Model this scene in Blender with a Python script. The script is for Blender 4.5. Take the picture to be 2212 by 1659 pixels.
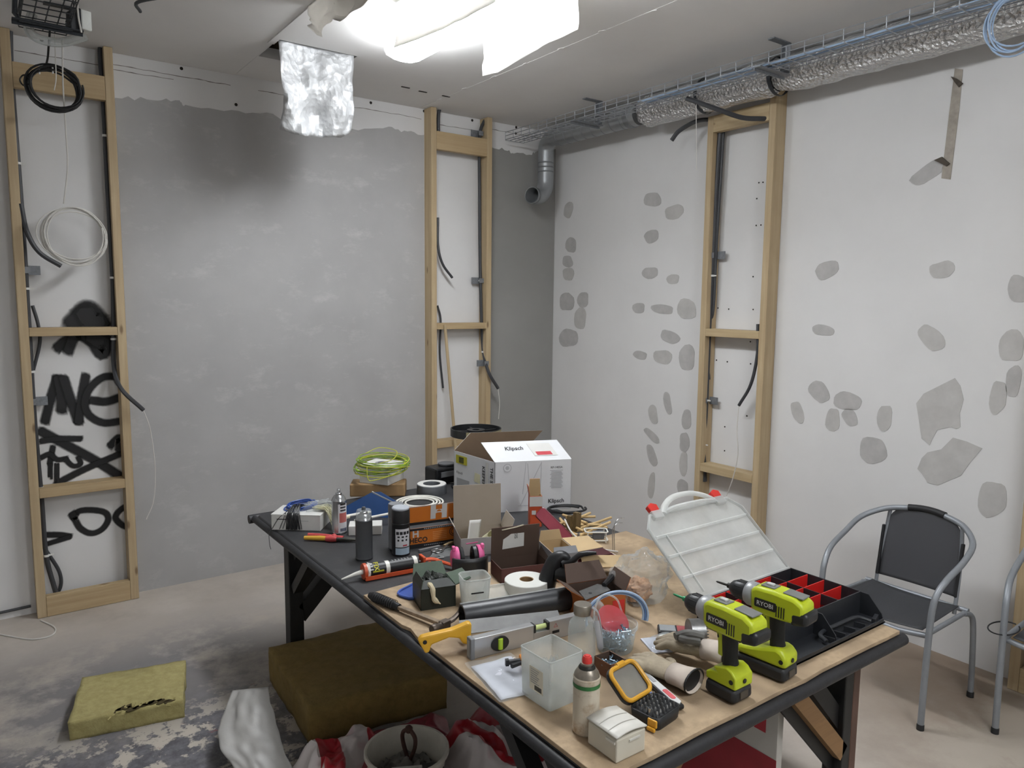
import bpy, bmesh, math, random
from mathutils import Vector, Matrix, noise as mnoise
for o in list(bpy.data.objects): bpy.data.objects.remove(o)
scn = bpy.context.scene
COL = scn.collection
V = Vector
R = math.radians
rnd = random.Random(7)
H = 3.2                                   # ceiling height

# ------------------------------------------------------------------ camera
F_PX, IW, IH = 1592.2, 2212.0, 1659.0
CAM = V((-3.9921, -4.9041, 1.8171))
yaw, pitch, roll = 0.6285, 0.1128, -0.0098
c_f = V((math.sin(yaw)*math.cos(pitch), math.cos(yaw)*math.cos(pitch), -math.sin(pitch)))
c_r = V((math.cos(yaw), -math.sin(yaw), 0)); c_d = c_f.cross(c_r)
c_r, c_d = math.cos(roll)*c_r + math.sin(roll)*c_d, -math.sin(roll)*c_r + math.cos(roll)*c_d
cd = bpy.data.cameras.new('camera'); cam = bpy.data.objects.new('camera', cd); COL.objects.link(cam)
cd.sensor_fit = 'HORIZONTAL'; cd.sensor_width = 36.0; cd.lens = 36.0*F_PX/IW; cd.clip_start = .05
cam.matrix_world = Matrix(((c_r.x, -c_d.x, -c_f.x, CAM.x), (c_r.y, -c_d.y, -c_f.y, CAM.y), (c_r.z, -c_d.z, -c_f.z, CAM.z), (0, 0, 0, 1)))
scn.camera = cam
def ray(x, y): return c_f + c_r*((x-IW/2)/F_PX) + c_d*((y-IH/2)/F_PX)
def atz(x, y, z): v = ray(x, y); return CAM + v*((z-CAM.z)/v.z)      # survey points of the room: on a level plane,
def atx(x, y, X): v = ray(x, y); return CAM + v*((X-CAM.x)/v.x)      # on the right wall plane,
def aty(x, y, Y): v = ray(x, y); return CAM + v*((Y-CAM.y)/v.y)      # on the back wall plane

# ------------------------------------------------------------------ world, exposure
w = bpy.data.worlds.new('world'); scn.world = w; w.use_nodes = True
w.node_tree.nodes['Background'].inputs[0].default_value = (.8, .85, .9, 1)
w.node_tree.nodes['Background'].inputs[1].default_value = 0.02
scn.view_settings.view_transform = 'Standard'; scn.view_settings.look = 'None'
scn.view_settings.gamma = 1.0; scn.view_settings.use_curve_mapping = False
scn.view_settings.exposure = 0.0
LAMP = 49.0                                # diffuser emission of the fluorescent fittings

# ------------------------------------------------------------------ materials
def srgb(h):
    if isinstance(h, str):
        h = tuple(int(h[i:i+2], 16)/255 for i in (0, 2, 4))
    return tuple(((c/12.92) if c <= .04045 else ((c+.055)/1.055)**2.4) for c in h) + (1.0,)
MATS = {}
class NT:
    def __init__(s, name):
        s.m = bpy.data.materials.new(name); s.m.use_nodes = True
        s.t = s.m.node_tree; s.n = s.t.nodes; s.b = s.n['Principled BSDF']; s.o = s.n['Material Output']
    def new(s, typ, **kw):
        n = s.n.new(typ)
        for k, v in kw.items():
            if k.startswith('i_'): n.inputs[k[2:].replace('_', ' ')].default_value = v
            else: setattr(n, k, v)
        return n
    def link(s, a, b): s.t.links.new(a, b)
    def coord(s, kind='Object', scale=(1, 1, 1)):
        tc = s.new('ShaderNodeTexCoord'); mp = s.new('ShaderNodeMapping'); mp.inputs['Scale'].default_value = scale
        s.link(tc.outputs[kind], mp.inputs[0]); return mp.outputs[0]
    def noise(s, vec, scale=5, detail=4, rough=.6):
        n = s.new('ShaderNodeTexNoise'); n.inputs['Scale'].default_value = scale; n.inputs['Detail'].default_value = detail
        n.inputs['Roughness'].default_value = rough; s.link(vec, n.inputs['Vector']); return n.outputs['Fac']
    def ramp(s, fac, a, b, ca=(0, 0, 0, 1), cb=(1, 1, 1, 1)):
        r = s.new('ShaderNodeValToRGB'); e = r.color_ramp.elements
        e[0].position = a; e[1].position = b; e[0].color = ca; e[1].color = cb
        s.link(fac, r.inputs[0]); return r.outputs[0]
    def mix(s, fac, a, b, mode='MIX'):
        n = s.new('ShaderNodeMix'); n.data_type = 'RGBA'; n.blend_type = mode
        for sock, v in ((n.inputs[0], fac), (n.inputs[6], a), (n.inputs[7], b)):
            if hasattr(v, 'node'): s.link(v, sock)
            else: sock.default_value = v
        return n.outputs[2]
    def math(s, op, a, b=0.0, clamp=False):
        n = s.new('ShaderNodeMath'); n.operation = op; n.use_clamp = clamp
        for sock, v in ((n.inputs[0], a), (n.inputs[1], b)):
            if hasattr(v, 'node'): s.link(v, sock)
            else: sock.default_value = v
        return n.outputs[0]
    def bump(s, h, strength=.2, dist=.01):
        b = s.new('ShaderNodeBump'); b.inputs['Strength'].default_value = strength; b.inputs['Distance'].default_value = dist
        s.link(h, b.inputs['Height']); s.link(b.outputs[0], s.b.inputs['Normal'])
def mat(name, col, rough=.6, metal=0.0, var=.12, scale=9, bump=0.0, bscale=60, emit=0, coat=0, spec=.5, alpha=None, stain=None, strans=None):
    """plain procedural material: base colour with a noise variation, optional relief, stains or see-through film"""
    if name in MATS: return MATS[name]
    t = NT(name); c = srgb(col); vec = t.coord('Object')
    n = t.noise(vec, scale, 5)
    out = t.mix(t.ramp(n, .3, .7), tuple(x*(1-var) for x in c[:3])+(1,), tuple(min(1, x*(1+var)) for x in c[:3])+(1,))
    if stain:
        sc, lo, hi, scol = stain
        out = t.mix(t.ramp(t.noise(vec, sc, 6, .65), lo, hi), out, srgb(scol))
    t.link(out, t.b.inputs['Base Color'])
    t.b.inputs['Roughness'].default_value = rough; t.b.inputs['Metallic'].default_value = metal
    t.b.inputs['Specular IOR Level'].default_value = spec
    if coat: t.b.inputs['Coat Weight'].default_value = coat
    if bump: t.bump(t.noise(vec, bscale, 6), bump, .004)
    if emit:
        t.b.inputs['Emission Color'].default_value = c; t.b.inputs['Emission Strength'].default_value = emit
    if alpha is not None:                     # thin translucent plastic: part film, part clear
        tr = t.new('ShaderNodeBsdfTransparent'); mx = t.new('ShaderNodeMixShader')
        tr.inputs[0].default_value = (.97, .98, .98, 1)
        tl = t.new('ShaderNodeBsdfTranslucent'); t.link(out, tl.inputs[0])
        m2 = t.new('ShaderNodeMixShader'); m2.inputs[0].default_value = .35
        t.link(t.b.outputs[0], m2.inputs[1]); t.link(tl.outputs[0], m2.inputs[2])
        lw = t.new('ShaderNodeLayerWeight'); lw.inputs[0].default_value = .35
        fac = t.math('ADD', t.math('MULTIPLY', lw.outputs['Facing'], .28 if alpha < .2 else .45), alpha, True)
        t.link(fac, mx.inputs[0]); t.link(tr.outputs[0], mx.inputs[1]); t.link(m2.outputs[0], mx.inputs[2])
        t.link(mx.outputs[0], t.o.inputs[0])
    MATS[name] = t.m; return t.m
def wood(name, ca, cb, axis=2, fine=38, rough=.62):
    if name in MATS: return MATS[name]
    t = NT(name); sc = [fine]*3; sc[axis] = 1.6
    vec = t.coord('Object', tuple(sc)); g = t.noise(vec, 1.0, 7, .62)
    v2 = t.coord('Object'); big = t.noise(v2, 3.0, 3)
    c = t.mix(t.ramp(g, .28, .75), srgb(ca), srgb(cb)); c = t.mix(t.math('MULTIPLY', t.ramp(big, .35, .75), .45), c, srgb(ca))
    kn = t.new('ShaderNodeTexVoronoi'); ks = [9.0]*3; ks[axis] = 3.2
    t.link(t.coord('Object', tuple(ks)), kn.inputs['Vector']); kn.inputs['Scale'].default_value = 1.0
    c = t.mix(t.ramp(kn.outputs['Distance'], .05, .11, (.75, .75, .75, 1), (0, 0, 0, 1)), c, srgb('5e4428'))
    t.link(c, t.b.inputs['Base Color']); t.b.inputs['Roughness'].default_value = rough
    t.bump(g, .25, .002); MATS[name] = t.m; return t.m

# ------------------------------------------------------------------ mesh building
class MB:
    def __init__(s): s.v = []; s.f = []; s.mi = []
    def add(s, vs, fs, m=None, mi=0):
        k = len(s.v)
        s.v += [(m @ V(p)) if m is not None else V(p) for p in vs]
        s.f += [tuple(i+k for i in f) for f in fs]; s.mi += [mi]*len(fs); return s
    def box(s, c, d, rot=None, mi=0):
        x, y, z = d[0]/2, d[1]/2, d[2]/2
        vs = [V((a, b, e)) for a in (-x, x) for b in (-y, y) for e in (-z, z)]
        m = Matrix.Translation(V(c))
        if rot is not None: m = m @ (rot if isinstance(rot, Matrix) else Matrix.Rotation(rot, 4, 'Z'))
        return s.add(vs, [(0, 1, 3, 2), (4, 6, 7, 5), (0, 4, 5, 1), (2, 3, 7, 6), (0, 2, 6, 4), (1, 5, 7, 3)], m, mi)
    def bar(s, a, b, wx, wy, up=(0, 0, 1)):
        a, b = V(a), V(b); d = (b-a); L = d.length; d.normalize()
        u = V(up); x = d.cross(u)
        if x.length < 1e-4: x = d.cross(V((1, 0, 0)))
        x.normalize(); y = x.cross(d)
        m = Matrix(((x.x, y.x, d.x, 0), (x.y, y.y, d.y, 0), (x.z, y.z, d.z, 0), (0, 0, 0, 1))); m.translation = (a+b)/2
        return s.box((0, 0, 0), (wx, wy, L), None) if False else s.add(
            [V((p, q, r)) for p in (-wx/2, wx/2) for q in (-wy/2, wy/2) for r in (-L/2, L/2)],
            [(0, 1, 3, 2), (4, 6, 7, 5), (0, 4, 5, 1), (2, 3, 7, 6), (0, 2, 6, 4), (1, 5, 7, 3)], m)
    def tube(s, pts, r, n=10, closed=False, caps=True, flat=1.0):
        pts = [V(p) for p in pts]; N = len(pts)
        rr = r if isinstance(r, (list, tuple)) else [r]*N
        k = len(s.v); prev = None
        for i, p in enumerate(pts):
            if closed: t = pts[(i+1) % N]-pts[i-1]
            else: t = pts[min(i+1, N-1)]-pts[max(i-1, 0)]
            if t.length < 1e-9: t = V((0, 0, 1))
            t.normalize()
            if prev is None:
                a = V((0, 0, 1)) if abs(t.z) < .9 else V((1, 0, 0)); u = t.cross(a).normalized()
            else:
                u = prev - t*prev.dot(t)
                u = u.normalized() if u.length > 1e-6 else t.orthogonal().normalized()
            prev = u; b = t.cross(u)
            for j in range(n):
                a = 2*math.pi*j/n; s.v.append(p + u*(rr[i]*math.cos(a)) + b*(rr[i]*flat*math.sin(a)))
        for i in range(N if closed else N-1):
            for j in range(n):
                a = k+i*n; b2 = k+((i+1) % N)*n
                s.f.append((a+j, a+(j+1) % n, b2+(j+1) % n, b2+j)); s.mi.append(0)
        if caps and not closed:
            s.f.append(tuple(k+j for j in reversed(range(n)))); s.f.append(tuple(k+(N-1)*n+j for j in range(n))); s.mi += [0, 0]
        return s
    def lathe(s, prof, n=24, m=None, cap0=True, cap1=True, a0=0.0, a1=None):
        full = a1 is None; k = len(s.v); cols = n if full else n+1
        for r, z in prof:
            for j in range(cols):
                a = 2*math.pi*j/n if full else a0+(a1-a0)*j/n
                p = V((r*math.cos(a), r*math.sin(a), z)); s.v.append(m @ p if m is not None else p)
        for i in range(len(prof)-1):
            for j in range(n if full else n):
                j2 = (j+1) % cols
                s.f.append((k+i*cols+j, k+i*cols+j2, k+(i+1)*cols+j2, k+(i+1)*cols+j)); s.mi.append(0)
        if full and cap0 and prof[0][0] > 1e-6: s.f.append(tuple(k+j for j in reversed(range(n)))); s.mi.append(0)
        if full and cap1 and prof[-1][0] > 1e-6: s.f.append(tuple(k+(len(prof)-1)*n+j for j in range(n))); s.mi.append(0)
        return s
    def prism(s, out, h, m=None, z0=0.0, top=1.0):
        n = len(out); cx = sum(p[0] for p in out)/n; cy = sum(p[1] for p in out)/n
        vs = [(p[0], p[1], z0) for p in out] + [(cx+(p[0]-cx)*top, cy+(p[1]-cy)*top, z0+h) for p in out]
        fs = [tuple(reversed(range(n))), tuple(range(n, 2*n))] + [(i, (i+1) % n, n+(i+1) % n, n+i) for i in range(n)]
        return s.add(vs, fs, m)
    def grid(s, fn, nu, nv, m=None, skip=None):
        vs = [fn(i/nu, j/nv) for i in range(nu+1) for j in range(nv+1)]
        fs = [(i*(nv+1)+j, (i+1)*(nv+1)+j, (i+1)*(nv+1)+j+1, i*(nv+1)+j+1) for i in range(nu) for j in range(nv)
              if not (skip and skip((i+.5)/nu, (j+.5)/nv))]
        return s.add(vs, fs, m)
    def ball(s, c, r, n=10, sc=(1, 1, 1)):
        prof = [(math.sin(math.pi*i/n)*1.0+1e-5, -math.cos(math.pi*i/n)) for i in range(n+1)]
        m = Matrix.Translation(V(c)) @ Matrix.Diagonal((r*sc[0], r*sc[1], r*sc[2], 1))
        return s.lathe(prof, max(8, n), m, False, False)
    def build(s, name, material, parent=None, smooth=40, bevel=0, solid=0, sub=0):
        me = bpy.data.meshes.new(name); me.from_pydata([tuple(p) for p in s.v], [], s.f)
        ml = material if isinstance(material, (list, tuple)) else [material]
        for q in ml: me.materials.append(q)
        if len(ml) > 1:
            for p, i in zip(me.polygons, s.mi): p.material_index = i
        bm = bmesh.new(); bm.from_mesh(me); bmesh.ops.recalc_face_normals(bm, faces=bm.faces); bm.to_mesh(me); bm.free()
        if smooth:
            me.shade_smooth(); me.set_sharp_from_angle(angle=R(smooth))
        o = bpy.data.objects.new(name, me); COL.objects.link(o)
        if parent: o.parent = parent
        if solid:
            q = o.modifiers.new('thickness', 'SOLIDIFY'); q.thickness = solid; q.offset = 0
        if bevel:
            q = o.modifiers.new('edge', 'BEVEL'); q.width = bevel; q.segments = 2; q.limit_method = 'ANGLE'; q.angle_limit = R(35)
            q.harden_normals = False
        if sub:
            q = o.modifiers.new('subdivision', 'SUBSURF'); q.levels = sub; q.render_levels = sub
        return o
def tag(o, label, cat, group=None, kind=None):
    o['label'] = label; o['category'] = cat
    if group: o['group'] = group
    if kind: o['kind'] = kind
    return o
def thing(name, label, cat, loc=(0, 0, 0), rz=0.0, group=None, rot=None):
    o = bpy.data.objects.new(name, None); COL.objects.link(o); o.empty_display_size = .05
    o.location = V(loc); o.rotation_euler = rot if rot is not None else (0, 0, rz)
    return tag(o, label, cat, group)
def struct(o): o['kind'] = 'structure'; return o
def copy_tree(o, parent=None):
    c = o.copy(); COL.objects.link(c); c.parent = parent
    for ch in o.children: copy_tree(ch, c)
    return c
def frame(o, u, v):
    """matrix whose x axis runs along u, y along v, z out of the face"""
    u = V(u).normalized(); v = V(v); n = u.cross(v).normalized(); v = n.cross(u)
    m = Matrix(((u.x, v.x, n.x, 0), (u.y, v.y, n.y, 0), (u.z, v.z, n.z, 0), (0, 0, 0, 1))); m.translation = V(o); return m
def text(s, size, o, u, v, material, parent, name='lettering', squeeze=1.0, bold=0.0, center=True):
    cu = bpy.data.curves.new(name, 'FONT'); cu.body = s; cu.size = size; cu.resolution_u = 2; cu.offset = bold*size
    if center: cu.align_x = 'CENTER'; cu.align_y = 'CENTER'
    t = bpy.data.objects.new(name, cu); COL.objects.link(t)
    me = bpy.data.meshes.new_from_object(t.evaluated_get(bpy.context.evaluated_depsgraph_get()))
    bpy.data.objects.remove(t); bpy.data.curves.remove(cu)
    me.transform(frame(o, u, v) @ Matrix.Diagonal((squeeze, 1, 1, 1)))
    me.materials.clear(); me.materials.append(material); me.name = name
    q = bpy.data.objects.new(name, me); COL.objects.link(q); q.parent = parent; return q
def quad(name, pts, material, parent, thick=.0006):
    """a thin print or label on a flat face: four or more corners in order"""
    pts = [V(p) for p in pts]; n = (pts[1]-pts[0]).cross(pts[2]-pts[0]).normalized(); k = len(pts)
    mb = MB(); mb.add(pts+[p+n*thick for p in pts], [tuple(reversed(range(k))), tuple(range(k, 2*k))]+[(i, (i+1) % k, k+(i+1) % k, k+i) for i in range(k)])
    return mb.build(name, material, parent, smooth=0)
def blob(cx, cy, rx, ry, ang=0, n=20, j=.12, seed=0):
    rr = random.Random(seed); ph = [rr.uniform(0, 6.28) for _ in range(4)]
    out = []
    for i in range(n):
        a = 2*math.pi*i/n; k = 1+j*(math.sin(2*a+ph[0])+.7*math.sin(3*a+ph[1])+.5*math.sin(5*a+ph[2]))+rr.uniform(-j, j)*.35
        x, y = rx*k*math.copysign(abs(math.cos(a))**.8, math.cos(a)), ry*k*math.copysign(abs(math.sin(a))**.8, math.sin(a))
        out.append((cx+x*math.cos(R(ang))-y*math.sin(R(ang)), cy+x*math.sin(R(ang))+y*math.cos(R(ang))))
    return out
def smooth_path(pts, k=6, closed=False):
    pts = [V(p) for p in pts]; n = len(pts); out = []
    rng = range(n) if closed else range(n-1)
    for i in rng:
        p1, p2 = pts[i], pts[(i+1) % n]
        p0 = pts[i-1] if (closed or i > 0) else p1*2-p2
        p3 = pts[(i+2) % n] if (closed or i+2 < n) else p2*2-p1
        for q in range(k):
            t = q/k
            out.append(.5*((2*p1)+(p2-p0)*t+(2*p0-5*p1+4*p2-p3)*t*t+(3*p1-p0-3*p2+p3)*t**3))
    if not closed: out.append(pts[-1])
    return out
def rrect(w, h, r, n=5):
    out = []
    for sx, sy, a0 in ((1, 1, 0), (-1, 1, 90), (-1, -1, 180), (1, -1, 270)):
        for i in range(n+1):
            a = R(a0+90*i/n); out.append((sx*(w/2-r)+r*math.cos(a), sy*(h/2-r)+r*math.sin(a)))
    return out
def cyl_patch(r, a0, a1, z0, z1, n=10):
    mb = MB(); mb.lathe([(r, z0), (r, z1)], n, None, False, False, R(a0), R(a1)); return mb
def rim_shell(out_fn, levels, mb):
    """open vessel: stacked outlines, first one closed as the bottom"""
    k = len(mb.v); n = None
    for lv in levels:
        o = out_fn(*lv); n = len(o); mb.v += [V(p) for p in o]
    mb.f.append(tuple(k+i for i in reversed(range(n)))); mb.mi.append(0)
    for l in range(len(levels)-1):
        for i in range(n):
            mb.f.append((k+l*n+i, k+l*n+(i+1) % n, k+(l+1)*n+(i+1) % n, k+(l+1)*n+i)); mb.mi.append(0)
    return mb
# ================================================================== the room
XL, YF = -5.6, -6.9
def floor_mat():
    t = NT('concrete_floor'); v = t.coord('Object')
    sx = t.new('ShaderNodeSeparateXYZ'); t.link(v, sx.inputs[0]); X, Y = sx.outputs[0], sx.outputs[1]
    n1, n2, n3, n4 = t.noise(v, 2.2, 7, .65), t.noise(v, 7, 8, .7), t.noise(v, 22, 6, .7), t.noise(v, 1.1, 3)
    c = t.mix(t.ramp(n1, .3, .72), srgb('a59c92'), srgb('c4bcb3'))
    c = t.mix(t.math('MULTIPLY', t.ramp(n2, .45, .7), .35), c, srgb('c0b6aa'))
    # brown dusty strip along the right wall
    right = t.math('MULTIPLY', t.ramp(X, .0, 1.0), 1.0)
    br = t.new('ShaderNodeMapRange'); t.link(X, br.inputs[0]); br.inputs[1].default_value = -1.5; br.inputs[2].default_value = -.3
    c = t.mix(t.math('MULTIPLY', br.outputs[0], .75), c, srgb('85705c'))
    # worn blue-grey paint left on the slab
    mx = t.new('ShaderNodeMapRange'); t.link(X, mx.inputs[0]); mx.inputs[1].default_value = -2.2; mx.inputs[2].default_value = -3.1
    my = t.new('ShaderNodeMapRange'); t.link(Y, my.inputs[0]); my.inputs[1].default_value = -.35; my.inputs[2].default_value = -1.0
    reg = t.math('MULTIPLY', mx.outputs[0], my.outputs[0])
    pm = t.math('MULTIPLY', t.ramp(t.math('ADD', n1, t.math('MULTIPLY', n2, .35)), .52, .70), reg)
    c = t.mix(t.math('MULTIPLY', pm, .75), c, srgb('54545c'))
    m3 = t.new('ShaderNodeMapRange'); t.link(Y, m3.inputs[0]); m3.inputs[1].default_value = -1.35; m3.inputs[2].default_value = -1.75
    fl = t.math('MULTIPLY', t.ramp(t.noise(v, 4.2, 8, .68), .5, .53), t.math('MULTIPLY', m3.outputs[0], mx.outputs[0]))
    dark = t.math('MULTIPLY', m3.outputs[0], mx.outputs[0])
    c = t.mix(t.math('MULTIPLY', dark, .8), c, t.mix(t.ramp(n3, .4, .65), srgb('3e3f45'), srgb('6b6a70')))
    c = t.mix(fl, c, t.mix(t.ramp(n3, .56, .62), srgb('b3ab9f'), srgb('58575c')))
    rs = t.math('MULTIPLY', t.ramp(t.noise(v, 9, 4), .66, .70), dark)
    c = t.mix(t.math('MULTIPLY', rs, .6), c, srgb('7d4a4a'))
    # pale scraped slab in the near right corner
    m4 = t.new('ShaderNodeMapRange'); t.link(Y, m4.inputs[0]); m4.inputs[1].default_value = -3.3; m4.inputs[2].default_value = -3.9
    c = t.mix(t.math('MULTIPLY', t.math('MULTIPLY', m4.outputs[0], t.ramp(n1, .42, .52)), .6), c, srgb('b5aea0'))
    t.link(c, t.b.inputs['Base Color']); t.b.inputs['Roughness'].default_value = .7
    t.bump(t.math('ADD', n2, t.math('MULTIPLY', n3, .5)), .25, .006); return t.m
mb = MB(); mb.box(((XL)/2, YF/2, -.05), (-XL+.4, -YF+.4, .1))
struct(mb.build('floor', floor_mat(), smooth=0))

wall_white = mat('wall_white', 'dad9d8', .75, var=.035, scale=2.0, bump=.05, bscale=120)
board_white = mat('board_white', 'd4d5da', .7, var=.02, scale=2.0)
ceil_white = mat('ceiling_white', 'dedcda', .8, var=.04, scale=1.5, bump=.04, bscale=80)
dark_gap = mat('dark_gap', '2a2520', .9)
def wall(name, c, d, m): 
    return struct(MB().box(c, d).build(name, m, smooth=0))
wb = wall('wall_back', (XL/2, .06, 1.7), (-XL+.4, .12, 3.6), wall_white)
wr = wall('wall_right', (.06, YF/2, 1.7), (.12, -YF, 3.6), wall_white)
wall('wall_left', (XL-.06, YF/2, 1.7), (.12, -YF, 3.6), wall_white)
wall('wall_front', (XL/2, YF-.06, 1.7), (-XL+.4, .12, 3.6), wall_white)

# ------------------------------------------------------------------ ceiling of boards with an open hole
HX0, HX1, HY0, HY1 = -2.585, -2.13, -.80, -.455
def ring(x0, x1, y0, y1, z0, z1):
    mb = MB()
    def bx(a, b, c, d):
        if b > a and d > c: mb.box(((a+b)/2, (c+d)/2, (z0+z1)/2), (b-a, d-c, z1-z0))
    bx(x0, HX0, y0, y1); bx(HX1, x1, y0, y1); bx(max(x0, HX0), min(x1, HX1), y0, HY0); bx(max(x0, HX0), min(x1, HX1), HY1, y1)
    return mb
ce = struct(ring(XL-.1, .1, YF-.1, .1, H+.013, H+.06).build('ceiling', ceil_white, smooth=0))
xs = [XL, -5.20, -3.90, -2.592, -1.29, -.0]
for i in range(5):
    a, b = xs[i]+.0012, xs[i+1]-.0012; dz = (0, .001, -.0005, .0008, -.0004)[i]
    if i == 3: m = ring(a, b, YF, -.004, H+dz, H+.013)
    elif i == 2:
        m = MB(); m.box(((a+b)/2, YF/2, H+.0065+dz/2), (b-a, -YF-.008, .013-dz))
    else:
        m = MB(); m.box(((a+b)/2, YF/2, H+.0065+dz/2), (b-a, -YF-.008, .013-dz))
    m.build('ceiling_board', ceil_white, ce, smooth=0)
m = MB(); m.box(((HX0+HX1)/2, (HY0+HY1)/2, H+.40), (HX1-HX0+.1, HY1-HY0+.1, .02))
for sx in (HX0-.03, HX1+.03): m.box((sx, (HY0+HY1)/2, H+.22), (.02, HY1-HY0+.1, .36))
for sy in (HY0-.03, HY1+.03): m.box(((HX0+HX1)/2, sy, H+.22), (HX1-HX0+.06, .02, .36))
m.build('ceiling_cavity', mat('cavity_wool', '5d5040', .95, var=.35, scale=25, bump=.6, bscale=60), ce, smooth=0)
# cover strip beside the hole, open joints and screw heads
m = MB(); m.box((-2.602, -1.20, H-.003), (.035, .95, .006)); m.build('joint_strip', ceil_white, ce, smooth=0)
for x in (-1.29,):
    for k in range(9):
        y = -.3-.33*k; m = MB(); m.prism(blob(0, 0, .012, .02+.02*rnd.random(), 0, 8, .2, k), .003, Matrix.Translation(V((x+rnd.uniform(-.01, .01), y, H-.004))))
        m.build('torn_joint_edge', ceil_white, ce, smooth=0)
for k, (x, y) in enumerate([(-1.62, -.42), (-1.48, -.40), (-1.30, -.40)]):
    m = MB(); m.box((x, y, H-.001), (.06, .012, .004)); m.build('gouge_mark', dark_gap, ce, smooth=0)
# rough plaster joint between back wall and ceiling
for x0, x1, zc in ((-3.27, -2.62, 3.135), (-3.27, -2.95, 3.108), (-2.45, -1.27, 3.13), (-1.19, -.80, 3.11), (-.70, -.02, 3.14), (-3.74, -3.34, 3.12)):
    n = int((x1-x0)/.03); m = MB()
    m.tube([(x0+(x1-x0)*i/n, -.0005, zc+.010*mnoise.noise(V((i*.35, zc*9, 0)))) for i in range(n+1)], [.0012+.0026*abs(mnoise.noise(V((i*.5, 3, zc)))) for i in range(n+1)], 6); m.build('wall_crack', mat('crack_grey', '7d7670', .9), wb)
for px, py in [(90, 86), (392, 148), (510, 226), (801, 222), (916, 240), (1020, 260), (1115, 275), (1114, 288), (620, 185)]:
    p = aty(px, py, -.001); m = MB(); m.lathe([(.010, 0), (.009, .003)], 10, Matrix.Translation(p) @ Matrix.Rotation(R(90), 4, 'X')); m.build('screw_hole', dark_gap, wb)

# ------------------------------------------------------------------ grey skim coat on the back wall
def skim(name, top_px, x0, x1, m):
    tops = [aty(px, py, -.004) for px, py in top_px]
    pts = [(x0, tops[0].z)]
    for i, p in enumerate(tops[:-1]):
        q = tops[i+1]
        for k in range(6):
            f = k/6; pts.append((p.x+(q.x-p.x)*f, p.z+(q.z-p.z)*f+rnd.uniform(-.012, .012)))
    pts.append((x1, tops[-1].z)); pts += [(x1, .0), (x0, .0)]
    mb = MB(); n = len(pts)
    mb.add([(x, -.004, z) for x, z in pts]+[(x, -.0002, z) for x, z in pts], [tuple(range(n))]+[(i, (i+1) % n, n+(i+1) % n, n+i) for i in range(n)])
    return mb.build(name, m, wb, smooth=0)
def skim_mat(name, a, b, hi, k):
    t = NT(name); v = t.coord('Object'); n1 = t.noise(v, 1.3, 6, .6); n2 = t.noise(t.coord('Object', (1.6, 1, 3.0)), 2.6, 8, .7)
    c = t.mix(t.ramp(n1, .35, .7), srgb(a), srgb(b)); c = t.mix(t.math('MULTIPLY', t.ramp(n2, .54, .78), k), c, srgb(hi))
    t.link(c, t.b.inputs['Base Color']); t.b.inputs['Roughness'].default_value = .65; t.bump(t.noise(v, 40, 6), .06, .004); return t.m
skim('skim_coat', [(250, 212), (330, 213), (388, 218), (400, 228), (500, 240), (590, 248), (680, 290), (760, 281), (840, 276), (880, 285), (925, 294)], -3.27, -1.25,
     skim_mat('skim_grey', 'a1a09f', 'afaead', 'cecdcb', .5))
skim('skim_coat', [(1055, 316), (1090, 322), (1110, 332), (1150, 334), (1158, 326), (1200, 322)], -.72, -.004, skim_mat('skim_wet', '8b8a87', '93928f', '9c9b98', .3))

# ------------------------------------------------------------------ filler patches, tape and holes on the right wall
fill_a = mat('filler_grey', 'b2b0ae', .7, var=.10, scale=14, bump=.12, bscale=60)
fill_b = mat('filler_light', 'b9b7b4', .7, var=.10, scale=10, bump=.12, bscale=60)
def patch(px, m=fill_a, name='filler_patch', thick=.0018, par=wr, on='x'):
    pts = [(atx(x, y, -.0005) if on == 'x' else aty(x, y, -.0005)) for x, y in px]; n = len(pts); off = V((-thick, 0, 0)) if on == 'x' else V((0, -thick, 0))
    mb = MB(); mb.add(pts+[p+off for p in pts], [tuple(range(n, 2*n))]+[(i, (i+1) % n, n+(i+1) % n, n+i) for i in range(n)])
    return mb.build(name, m, par, smooth=0)
Z6 = [(108, 165, 22, 38, 15), (120, 335, 25, 38, 5), (104, 415, 25, 28, 0), (108, 475, 26, 33, 0), (100, 610, 34, 45, 0), (178, 600, 28, 36, 0), (165, 690, 30, 50, 5), (108, 785, 44, 45, 0),
      (515, 115, 40, 36, 0), (620, 175, 46, 34, -15), (510, 293, 36, 30, -20), (503, 470, 38, 28, 0), (614, 500, 30, 24, 0), (448, 640, 28, 27, 0), (563, 645, 52, 23, 5), (680, 645, 46, 48, 0),
      (600, 780, 46, 30, 25), (455, 868, 33, 20, 20), (565, 877, 43, 35, 5), (682, 880, 40, 60, 0), (588, 1100, 18, 54, -8), (518, 1155, 20, 50, -8), (512, 1258, 17, 48, -42), (512, 1355, 20, 54, -15),
      (510, 1500, 17, 60, 5), (680, 1180, 22, 50, 0), (670, 1290, 25, 44, 0), (665, 1395, 20, 56, 0), (660, 1505, 26, 36, 0)]
for i, e in enumerate(Z6): patch([(1180+x*.446, 380+y*.446) for x, y in blob(*e, n=18, j=.06, seed=i)], fill_a if i % 3 else fill_b)
Z7 = [(205, 197, 62, 42, -20), (795, 195, 62, 44, -15), (1185, 295, 55, 70, 0), (1150, 585, 66, 78, 0), (185, 505, 58, 26, 5), (740, 545, 48, 80, -42), (165, 820, 44, 60, -32), (55, 925, 28, 58, -15),
      (310, 868, 74, 44, 15), (235, 965, 34, 62, 5), (322, 950, 32, 52, -32), (500, 955, 38, 66, 0), (440, 1120, 70, 66, 0), (1080, 850, 42, 86, 5), (1160, 765, 38, 82, 5), (1050, 1370, 72, 92, 0)]
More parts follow.
